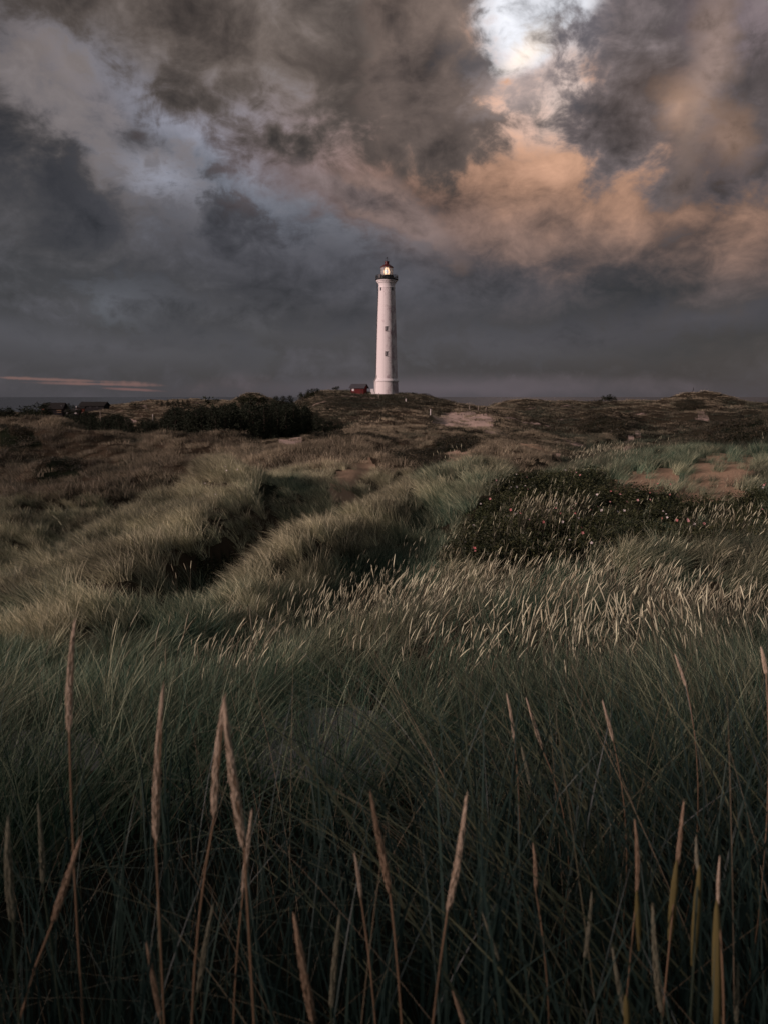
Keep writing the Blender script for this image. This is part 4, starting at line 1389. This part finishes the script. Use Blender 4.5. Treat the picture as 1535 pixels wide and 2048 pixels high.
def dress(density, r0, r1, seed, hgt=1.0, hmin=0.55, thin_far=False, keep_rose=0.05):
    x, y, z, r = scatter(density, r0, r1, seed=seed)
    px, py, sand, rose, dark = region_masks(x, y, z)
    py2 = py
    far = smooth01(np.hypot(x, y), 45, 90)
    bare_ = smooth01(fbm(x / 9, y / 6, 4, 71), 0.28, 0.5) * far * 0.7
    patch = fbm(x / 1.8, y / 1.8, 3, 44)
    gap = (fbm(x / 0.75, y / 0.75, 2, 47) < -0.33) & (y > 8) & (y < 120)
    keep = ~gap & (r.uniform(0, 1, len(x)) > np.maximum(sand * np.where(y > 12, 0.9, 0.86), bare_)) & ~(rose & (r.uniform(0, 1, len(x)) > keep_rose)) & ~(dark & (r.uniform(0, 1, len(x)) > 0.06))
    x, y, z, px, py, patch = x[keep], y[keep], z[keep], px[keep], py[keep], patch[keep]
    dr = rose[keep]
    a, s = lean_field(px, py)
    n = len(x)
    turn = np.zeros((n, 3))
    turn[:, 2] = a + r.normal(0, 0.45, n)
    tip = np.clip(0.15 + 0.45 * s + r.normal(0, 0.08, n), 0, 0.9)      # bend the tuft over downwind
    turn[:, 1] = tip * 0.8
    tus = fbm(x / 0.75, y / 0.75, 2, 47)
    hs = hgt * np.clip(0.98 + 0.35 * patch + 0.35 * tus * smooth01(y, 6, 12) + r.normal(0, 0.14, n), hmin, 1.5)
    hs = np.where(dr, hs * 0.7, hs)
    size = np.stack([np.clip(hs, 0.7, 1.3)] * 2 + [hs], -1)
    dry = tone(px, py) + 0.35 * smooth01(y, 7, 12) * fbm(x / 5, y / 5, 3, 55) + 0.25 * vnoise(x / 0.8, y / 0.8, 57) - 0.08 + r.normal(0, 0.07, n)
    lum = dim(px, py) * np.clip(1.0 + 0.6 * fbm(x / 2.5, y / 2.5, 3, 66) + 0.5 * fbm(x / 0.5, y / 0.5, 2, 48) + r.normal(0, 0.28, n), 0.3, 2.0)
    cv = curvature(x, y)
    fr = smooth01(y, 30, 60)
    dry = dry + (0.25 + 0.35 * fr) * cv + 0.35 * crest_lit(px, py)  # crests paled and hollows greened: relief light put into dryness

    tint = np.stack([np.clip(dry, 0, 1), lum, np.zeros(n)], -1)  # first channel: dryness with crest and hollow light put in
    return np.stack([x, y, z], -1), turn, size, tint


GREEN, TAN = (0.052, 0.125, 0.080), (0.450, 0.435, 0.285)
M_grass = grass_material('marram_blades', GREEN, TAN)
M_grassfar = grass_material('marram_blades_far', (0.040, 0.066, 0.044), (0.290, 0.255, 0.175))
v_near = [tuft(46, 0.14, 0.60, 0.0055, 6, 10 + i, curl=0.4) for i in range(8)]
v_mid = [tuft(60, 0.16, 0.44, 0.0085, 5, 30 + i, curl=0.5, lean=0.35, spread=0.35) for i in range(8)]
v_far = [tuft(54, 0.42, 0.42, 0.018, 3, 50 + i, curl=0.45, spread=0.45) for i in range(7)]
v_vfar = [tuft(50, 1.0, 0.36, 0.05, 2, 70 + i, curl=0.4, spread=0.5) for i in range(6)]
instancer('marram_grass_near', v_near, *dress(16, 3.2, 9.5, 1, 1.0), [M_grass])
instancer('marram_grass_mid', v_mid, *dress(19, 9.0, 40, 2, 1.0), [M_grass])
instancer('marram_grass_far', v_far, *dress(4.2, 39, 120, 3, 0.95), [M_grassfar])
instancer('marram_grass_distant', v_vfar, *dress(0.55, 118, 420, 4, 1.0), [M_grassfar])


# seed heads over the near slope
def head_variant(seed):
    r = np.random.default_rng(seed)
    n = 5
    Vs, Fs, As = [], [], []
    off = 0
    for i in range(n):
        bx, by = r.normal(0, 0.16, 2)
        H = r.uniform(0.55, 0.95); lean = r.uniform(0.0, 0.14); bend = r.uniform(0.05, 0.35); az = r.normal(0, 0.5)
        dx, dy = math.cos(az), math.sin(az)
        t = np.array([0, 0.3, 0.6, 0.84, 0.865, 0.90, 0.945, 0.98, 1.0])
        rad = np.array([0.0022, 0.002, 0.0018, 0.0018, 0.0044, 0.0056, 0.005, 0.0036, 0.0008])
        s = H * (lean * t + bend * t ** 4 * 0.5)
        P = np.stack([bx + dx * s, by + dy * s, H * (t - 0.12 * bend * t ** 5)], -1)
        k = 5
        an = np.arange(k) / k * 6.2832
        V = (P[:, None] + rad[:, None, None] * np.stack([np.cos(an), np.sin(an), np.zeros(k)], -1)[None]).reshape(-1, 3)
        j = np.arange(len(t) - 1)[:, None]; i_ = np.arange(k)[None]
        F = np.stack([j * k + i_, j * k + (i_ + 1) % k, (j + 1) * k + (i_ + 1) % k, (j + 1) * k + i_], -1).reshape(-1, 4)
        A = np.zeros((len(V), 4), np.float32); A[:, 0] = np.repeat(t, k); A[:, 1] = r.uniform(); A[:, 3] = 1
        Vs.append(V); Fs.append(F + off); As.append(A); off += len(V)
    return np.concatenate(Vs), np.concatenate(Fs), np.concatenate(As)


M_heads = grass_material('seed_head_straw', (0.30, 0.27, 0.17), (0.56, 0.57, 0.40), stem=True, trans=0.2)
HEADS = [  # px, py, rx, ry, amount
    (540, 1272, 80, 28, 1.3), (640, 1235, 110, 35, 1.4), (760, 1208, 120, 35, 1.2), (850, 1230, 220, 60, 1.3), (1080, 1220, 260, 60, 1.3), (1280, 1230, 200, 60, 1.0), (1450, 1250, 120, 60, 0.5), (900, 1330, 420, 55, 0.5), (1300, 1350, 300, 60, 0.35), (700, 1380, 200, 40, 0.25),
    (1000, 1130, 150, 40, 0.45), (1130, 1060, 120, 40, 0.35), (1230, 1110, 200, 30, 0.45), (1080, 1010, 60, 25, 0.6), (480, 1300, 80, 30, 0.6), (1450, 1120, 120, 60, 0.3),
    (250, 1320, 250, 30, 0.12), (1200, 900, 60, 20, 0.5), (1450, 1020, 80, 30, 0.3), (700, 1160, 120, 30, 0.0),
]
x, y, z, r = scatter(11.0, 4.6, 36, seed=5)
px, py, sand, rose, dark = region_masks(x, y, z)
_, pyt = project(x, y, z + 0.75)
den = np.full(px.shape, 0.01)
for a, b, rx, ry, k in HEADS:
    den += k * np.exp(-((px - a) / rx) ** 2 - ((pyt - b) / ry) ** 2)
den *= np.clip(1 + 1.4 * fbm(x / 1.3, y / 1.3, 3, 12), 0.1, 2.2)
keep = (r.uniform(0, 1.1, len(x)) < den * 1.0) & (sand < 0.5)
x, y, z, px, py = x[keep], y[keep], z[keep], px[keep], py[keep]
a, s = lean_field(px, py)
n = len(x)
turn = np.stack([np.zeros(n), np.clip(0.05 + 0.18 * s + r.normal(0, 0.1, n), -0.15, 0.4), a + r.normal(0, 0.6, n)], -1)
sz = r.uniform(0.85, 1.15, n)
instancer('marram_seed_heads', [head_variant(200 + i) for i in range(8)], np.stack([x, y, z], -1), turn, np.stack([sz] * 3, -1),
          np.stack([r.uniform(0.0, 1, n), r.uniform(0.55, 1.35, n), np.zeros(n)], -1), [M_heads])


# low leafy scrub: beach rose, crowberry and heather
def leaf_clump(n, rad, hgt, leaf, seed, flat=0.5):
    r = np.random.default_rng(seed)
    a = r.uniform(0, 6.283, n); q = rad * np.sqrt(r.uniform(0, 1, n))
    z = hgt * r.uniform(0.15, 1, n) * np.sqrt(np.clip(1.05 - (q / rad) ** 2, 0.05, 1))
    c = np.stack([q * np.cos(a), q * np.sin(a), z], -1)
    d = r.normal(size=(n, 3)); d[:, 2] = d[:, 2] * 0.4 + 0.3; d /= np.linalg.norm(d, axis=1)[:, None]
    w = np.cross(d, r.normal(size=(n, 3)) + [0, 0, flat]); w /= np.linalg.norm(w, axis=1)[:, None]
    s = leaf * r.uniform(0.6, 1.3, n)[:, None]
    V = np.stack([c, c + d * s * 0.5 - w * s * 0.32, c + d * s, c + d * s * 0.5 + w * s * 0.32], 1).reshape(-1, 3)
    F = np.arange(n * 4).reshape(-1, 4)
    A = np.zeros((n * 4, 4), np.float32); A[:, 0] = np.repeat(z / hgt, 4); A[:, 1] = np.repeat(r.uniform(0, 1, n), 4); A[:, 3] = 1
    return V, F, A


M_rose = grass_material('rose_leaves', (0.022, 0.034, 0.014), (0.055, 0.060, 0.026), trans=0.15)
M_heath = grass_material('heath_leaves', (0.020, 0.026, 0.014), (0.060, 0.050, 0.032), trans=0.1)
x, y, z, r = scatter(9, 10.5, 32, seed=6)
px, py, sand, rose, dark = region_masks(x, y, z)
k = (rose & (r.uniform(0, 1, len(x)) < 0.95)) | (dark & (y < 22) & (px > 385) & (px < 600))
x, y, z = x[k], y[k], z[k]; n = len(x)
ps = np.clip(1.05 + 0.6 * fbm(x / 1.5, y / 1.5, 3, 8), 0.4, 1.7)
instancer('beach_rose_scrub', [leaf_clump(110, 0.28, 0.34, 0.055, 300 + i) for i in range(6)], np.stack([x, y, z], -1),
          np.stack([np.zeros(n), np.zeros(n), r.uniform(0, 6.28, n)], -1), np.stack([ps, ps, ps], -1),
          np.stack([r.uniform(0, 0.8, n), np.clip(1 + 0.5 * fbm(x / 2, y / 2, 3, 9), 0.5, 1.6), np.zeros(n)], -1), [M_rose])
x, y, z, r = scatter(2.2, 34, 260, seed=7)
px, py, sand, rose, dark = region_masks(x, y, z)
rr2 = np.hypot(x, y)
hp = smooth01(fbm(x / 12, y / 9, 4, 301), 0.22, 0.42) * smooth01(rr2, 50, 80)
hp = np.maximum(hp, 0.5 * in_poly(px, py, [(640, 785), (890, 790), (900, 822), (820, 820), (740, 826), (690, 850), (610, 850), (600, 810)]) * (y > 140) * (y < 235) * (np.hypot(x - LHX, y - LHY) > 8))
k = dark | ((r.uniform(0, 1, len(x)) < hp * 0.5 * np.clip(60 / rr2, 0.1, 1)) & (sand < 0.5))
x, y, z = x[k], y[k], z[k]; n = len(x)
ps = np.clip(1.1 + 0.6 * fbm(x / 3, y / 3, 3, 8) + r.normal(0, 0.2, n), 0.4, 2.0) * np.clip(np.hypot(x, y) / 80, 0.8, 1.6)
instancer('heath_scrub', [leaf_clump(150, 0.5, 0.42, 0.09, 320 + i) for i in range(6)], np.stack([x, y, z], -1),
          np.stack([np.zeros(n), np.zeros(n), r.uniform(0, 6.28, n)], -1), np.stack([ps, ps, ps * 0.8], -1),
          np.stack([r.uniform(0, 0.8, n), np.clip(1 + 0.4 * fbm(x / 6, y / 6, 3, 9), 0.5, 1.6), np.zeros(n)], -1), [M_heath])


# rose blossoms
def blossom(seed, petals=5, s=0.028):
    V, F = [], []
    for i in range(petals):
        a = i * 6.2832 / petals; a0, a1 = a - 0.55, a + 0.55
        n0 = len(V)
        V += [(0, 0, 0), (s * 0.8 * math.cos(a0), s * 0.8 * math.sin(a0), s * 0.35), (s * 1.15 * math.cos(a), s * 1.15 * math.sin(a), s * 0.5), (s * 0.8 * math.cos(a1), s * 0.8 * math.sin(a1), s * 0.35)]
        F.append((n0, n0 + 1, n0 + 2, n0 + 3))
    V = np.array(V); A = np.zeros((len(V), 4), np.float32); A[:, 1] = 0.5; A[:, 3] = 1
    return V, np.array(F), A


M_petal = grass_material('rose_petals', (0.75, 0.70, 0.66), (0.62, 0.17, 0.16), trans=0.2)
x, y, z, r = scatter(1.3, 12, 30, seed=8)
px, py, sand, rose, dark = region_masks(x, y, z)
k = rose & (fbm(x / 3, y / 3, 2, 19) > -0.25)
x2, y2, z2, r2 = scatter(0.35, 10, 30, seed=18)
qx, qy = project(x2, y2, z2)
k2 = in_poly(qx, qy, [(370, 990), (480, 960), (560, 985), (540, 1040), (400, 1040)]) | (in_poly(qx, qy, [(170, 1130), (250, 1110), (280, 1160), (190, 1170)]) & (r2.uniform(0, 1, len(x2)) < 0.4))
x = np.concatenate([x[k], x2[k2]]); y = np.concatenate([y[k], y2[k2]]); z = np.concatenate([z[k] + 0.36, z2[k2] + 0.66])
white = np.concatenate([(r.uniform(0, 1, k.sum()) < 0.4), np.ones(k2.sum(), bool)])
n = len(x)
instancer('rose_blossoms', [blossom(i) for i in range(2)], np.stack([x, y, z], -1),
          np.stack([r.uniform(0.3, 1.3, n), r.uniform(-0.5, 0.5, n), r.uniform(-0.6, 0.6, n)], -1), np.repeat(r.uniform(0.7, 1.4, n)[:, None], 3, 1),
          np.stack([np.where(white, 0.0, r.uniform(0.5, 1, n)), np.full(n, 1.0), np.zeros(n)], -1), [M_petal])

# ------------------------------------------------------------------ foreground blades, one by one
def fg_material(name, c1, c2, trans=0.15):
    m = mat(name, c1, 0.45, 0.3)
    nt = m.node_tree; b = nt.nodes['Principled BSDF']; L = nt.links.new
    n = N(nt.nodes, 'ShaderNodeAttribute', attribute_name='blade')
    s = N(nt.nodes, 'ShaderNodeSeparateColor'); L(n.outputs['Color'], s.inputs[0])
    mx = N(nt.nodes, 'ShaderNodeMix', data_type='RGBA'); L(s.outputs[1], mx.inputs['Factor'])
    mx.inputs['A'].default_value = (*c1, 1); mx.inputs['B'].default_value = (*c2, 1)
    L(mx.outputs['Result'], b.inputs['Base Color'])
    return m


M_fg = fg_material('long_marram_leaf', (0.014, 0.034, 0.031), (0.050, 0.088, 0.070))
M_fg2 = fg_material('olive_marram_leaf', (0.024, 0.045, 0.032), (0.16, 0.18, 0.105))
M_fgdry = fg_material('dry_marram_leaf', (0.34, 0.27, 0.18), (0.15, 0.15, 0.09))


def fg(n, r0, r1, h0, h1, w0, w1, lean, curl, seed, name, m, xlim=None, ldir=None, hside=0.0):
    r = np.random.default_rng(seed)
    a = r.uniform(-R(44), R(44), n); q = np.sqrt(r.uniform(r0 ** 2, r1 ** 2, n))
    x, y = q * np.sin(a), q * np.cos(a)
    if xlim is not None:
        k = (x / y > xlim[0]) & (x / y < xlim[1]); x, y = x[k], y[k]
    n = len(x)
    z = ground(x, y) - 0.02
    d = r.uniform(0, 6.283, n) if ldir is None else R(ldir) + r.normal(0, 0.45, n)
    h = r.uniform(h0, h1, n) * (1 + hside * np.clip(x / y, -0.6, 0.6))
    le = np.abs(r.normal(lean, lean * 0.6, n)); cu = np.abs(r.normal(curl, curl * 0.7, n))
    face = r.normal(0, 0.6, n)
    V, F, A = blades_geo(n, np.stack([x, y, z], -1), h, np.stack([np.cos(d), np.sin(d)], -1), le, cu, r.uniform(w0, w1, n), 12, r, face=face, hang=0.6)
    me = mesh_np(name, V, [F]); color_attr(me, 'blade', A)
    me.polygons.foreach_set('use_smooth', np.ones(len(F), bool))
    o = link(name, me, mat=m)
    tag(o, kind='stuff')
    return o


fg(950, 0.62, 1.8, 0.55, 0.98, 0.003, 0.006, 0.10, 0.18, 401, 'foreground_marram_leaves', M_fg, hside=0.15)
fg(320, 0.75, 2.0, 0.6, 1.0, 0.006, 0.0105, 0.06, 0.12, 407, 'broad_marram_leaves', M_fg, hside=0.2)
fg(800, 1.6, 3.0, 0.28, 0.52, 0.003, 0.006, 0.16, 0.30, 402, 'marram_leaves_behind', M_fg, (-1, 0.12))
fg(1500, 1.6, 3.3, 0.5, 0.95, 0.003, 0.0065, 0.12, 0.26, 406, 'marram_leaves_right', M_fg, (0.08, 1), hside=0.2)
fg(800, 1.1, 3.0, 0.95, 1.4, 0.003, 0.0075, 0.35, 0.5, 403, 'bent_marram_leaves_right', M_fg2, (0.12, 0.7), 175)
fg(330, 0.8, 3.0, 0.6, 1.05, 0.0014, 0.003, 0.45, 0.2, 404, 'dry_marram_grass', M_fgdry, hside=0.2)
fg(110, 1.0, 3.0, 0.95, 1.3, 0.0015, 0.003, 0.5, 0.4, 405, 'dry_marram_grass_right', M_fgdry, (0.1, 0.7), 170)

# ------------------------------------------------------------------ seed stalks in the foreground
M_hwarm = fg_material('ripe_seed_head', (0.43, 0.345, 0.24), (0.60, 0.50, 0.37))
M_hgreen = fg_material('unripe_seed_head', (0.16, 0.17, 0.12), (0.26, 0.25, 0.17))
M_hbrown = fg_material('brown_seed_head', (0.27, 0.19, 0.12), (0.40, 0.30, 0.20))
M_stemw = mat('ripe_stalk', (0.24, 0.165, 0.10), 0.5, 0.3)
M_stemg = mat('green_stalk', (0.05, 0.07, 0.045), 0.5, 0.3)
M_sheath = mat('olive_sheath', (0.15, 0.13, 0.05), 0.55, 0.3)


def seed_head(L, wr, seed):
    """spike of overlapping slim spikelets along +Z, from z=0 to L"""
    r = np.random.default_rng(seed)
    n = 150
    V, F, A = [], [], []
    for i in range(n):
        t = (i + 0.5) / n
        env = math.sin(math.pi * min(1, t * 0.82 + 0.12)) ** 0.55 * (1 - 0.55 * t)
        ang = i * 2.399 + r.normal(0, 0.3)
        rad = wr * env * 0.62
        b = np.array((rad * 0.45 * math.cos(ang), rad * 0.45 * math.sin(ang), t * L * 0.93))
        ln = L * r.uniform(0.065, 0.105) + 0.004
        out = np.array((math.cos(ang), math.sin(ang), 0.0))
        tip = b + np.array((0, 0, ln)) + out * rad * r.uniform(0.6, 1.15)
        mid = b + np.array((0, 0, ln * 0.45)) + out * rad * 0.75
        side = np.array((-math.sin(ang), math.cos(ang), 0)) * max(wr * 0.20, 0.0009)
        n0 = len(V)
        V += [b, mid - side, mid + out * wr * 0.16, mid + side, tip]
        F += [(n0, n0 + 1, n0 + 2), (n0, n0 + 2, n0 + 3), (n0 + 4, n0 + 2, n0 + 1), (n0 + 4, n0 + 3, n0 + 2)]
        c = r.uniform(0, 1)
        A += [(0, c, 0, 1)] * 5
    return V, F, A


def stalk(tip, base, wpx, kind, label, sheath=None, foot_dx=0.0, D=None, curve_=0.0):
    D = D or min(max(19.0 / wpx, 0.85), 2.6)
    b = at(base[0], base[1], D); t = at(tip[0], tip[1], D * 1.02)
    fx = b.x + (b.x - t.x) * 0.9 + foot_dx
    fy = b.y + 0.03
    g = gz(fx, fy)
    foot = Vector((fx, fy, g - 0.02))
    o = thing('marram_stalk', foot, label, 'grass stalk')
    mh = {'w': M_hwarm, 'g': M_hgreen, 'b': M_hbrown}[kind]
    ms = M_stemg if kind == 'g' else M_stemw
    ax = (t - b)
    L = ax.length
    # stem: foot -> head base -> inside the head
    rs = random.Random(int(tip[0]))
    ctrl_ = b - ax.normalized() * (b - foot).length * 0.4 + Vector((rs.uniform(-0.05, 0.05), 0, 0))
    pts = []
    for i in range(13):
        u = i / 12
        pts.append((foot * (1 - u) ** 2 + ctrl_ * 2 * u * (1 - u) + b * u * u) - foot)
    pts.append(b + ax * 0.5 - foot); pts.append(b + ax * 0.9 - foot)
    rad = [0.0022 - 0.0008 * i / 12 for i in range(13)] + [0.0011, 0.0006]
    MB().tube(pts, rad, 7).build('stem', ms, o, True)
    wr = wpx / F_PX * D * 0.56
    V, F, A = seed_head(L, wr, hash((tip, base)) & 0xffff if False else int(tip[0] * 7 + tip[1]))
    Q = ax.to_track_quat('Z', 'Y').to_matrix()
    c = curve_ or rs.uniform(-0.12, 0.12)
    VV = []
    for v in V:
        u = v[2] / L
        p = Vector(v) + Vector((c * L * (u * (1 - u)), 0, 0))
        VV.append(tuple(Q @ p + (b - foot)))
    me = bpy.data.meshes.new('seed_head'); me.from_pydata(VV, [], F); color_attr(me, 'blade', np.array(A))
    link('seed_head', me, o, mh)
    if sheath:
        s0, s1, sw = sheath
        q0 = at(s0[0], s0[1], D * 0.995); q1 = at(s1[0], s1[1], D * 0.995)
        w_ = sw / F_PX * D * 0.5
        P_ = [q1 + (q0 - q1) * u - foot for u in (0, 0.15, 0.4, 0.7, 0.92, 1.0)]
        MB().tube(P_, [w_ * 0.55, w_ * 0.8, w_, w_ * 0.9, w_ * 0.5, w_ * 0.15], 8).build('leaf_sheath', M_sheath, o, True)
    return o


stalk((150, 1243), (139, 1470), 19, 'w', 'tall blurred orange seed head standing highest at the left', D=1.08, foot_dx=0.0)
stalk((327, 1372), (312, 1690), 21, 'w', 'long pale seed head second from the left among the tall ones', D=0.98)
stalk((450, 1395), (428, 1640), 21, 'w', 'straight orange seed head of the crossed pair left of centre', D=0.98)
stalk((449, 1402), (489, 1700), 25, 'w', 'braided orange seed head leaning right in the crossed pair', D=0.92, curve_=0.05)
stalk((504, 1622), (486, 1790), 15, 'w', 'slim pinkish seed head just right of the crossed pair', D=1.1)
stalk((160, 1680), (104, 1850), 20, 'b', 'orange brown seed head slanting to the right near the lower left corner', D=0.95)
stalk((77, 1610), (86, 1770), 15, 'g', 'short grey green seed head near the left edge', D=1.15)
stalk((17, 1636), (27, 1850), 22, 'g', 'blurred grey green seed head at the very left edge', D=0.9)
stalk((426, 1812), (396, 1990), 16, 'g', 'grey green seed head low under the crossed pair leaning right', D=1.0)
stalk((315, 1788), (319, 1900), 9, 'g', 'thin upright green seed head below the long pale one', D=1.2)
stalk((294, 1890), (322, 2040), 15, 'b', 'tan seed head leaning left at the bottom below the long pale one', D=1.0)
stalk((589, 1833), (628, 2050), 24, 'b', 'thick orange brown seed head at the bottom left of centre', D=0.88)
stalk((679, 1832), (662, 2020), 17, 'g', 'upright grey seed head at the bottom between two brown ones', D=0.98)
stalk((741, 1588), (780, 1790), 19, 'b', 'brown seed head leaning left in the centre', D=1.0)
stalk((709, 1708), (722, 1798), 11, 'w', 'small pinkish seed head tip left of the brown one in the centre', D=1.1)
stalk((932, 1590), (893, 1830), 19, 'w', 'bright orange seed head leaning right, right of centre', D=0.98)
stalk((964, 1828), (998, 1925), 10, 'g', 'small grey seed head below right of the bright orange one', D=1.15)
stalk((905, 1985), (930, 2060), 12, 'b', 'seed head tip just entering at the bottom right of centre', D=1.0)
stalk((1012, 1388), (1027, 1480), 9, 'w', 'small pale seed head at the left edge of the tall green leaves', D=1.9)
stalk((1052, 1398), (1084, 1500), 10, 'w', 'small pale seed head leaning left over the tall green leaves', D=1.9)
stalk((1038, 1480), (1060, 1575), 10, 'g', 'small greenish seed head below the two pale ones', D=1.8)
stalk((1204, 1403), (1226, 1485), 9, 'w', 'pink tipped seed head above the crossing dry stems', D=1.8)
stalk((1349, 1310), (1372, 1375), 8, 'w', 'pale seed head high up at the right over the far seed heads', D=2.0)
stalk((1521, 1296), (1531, 1350), 11, 'w', 'orange seed head at the upper right edge of the foreground', D=1.6)
stalk((1268, 1640), (1272, 1790), 12, 'b', 'golden seed head in the middle of the crossing dry stems', ((1272, 1780), (1276, 1900), 14), D=1.2)
stalk((1366, 1605), (1352, 1740), 12, 'b', 'brown seed head right of the golden one rising from an olive sheath', ((1352, 1720), (1338, 1880), 17), D=1.15)
stalk((1391, 1676), (1395, 1745), 10, 'g', 'small green seed head bursting from a golden leaf sheath', ((1398, 1730), (1384, 1930), 17), D=1.1)
stalk((1438, 1716), (1435, 1815), 9, 'w', 'feathery pink seed head tip above a broad golden sheath', ((1432, 1800), (1432, 2060), 22), D=1.0)
stalk((1304, 1813), (1322, 2030), 18, 'g', 'rough grey green seed head at the bottom right', D=0.95)
stalk((1182, 1788), (1167, 1920), 12, 'g', 'dark blue green seed head between the centre and the golden one', D=1.1)
stalk((1224, 1898), (1250, 2040), 14, 'g', 'grey green seed head leaning left at the bottom', ((1250, 1990), (1254, 2060), 15), D=1.0)
stalk((1475, 1930), (1471, 2050), 13, 'g', 'twisted green seed head in the lower right corner', D=1.0)
stalk((1065, 1690), (1070, 1780), 11, 'b', 'orange brown seed head tip in front of the dark green leaves', D=1.2)
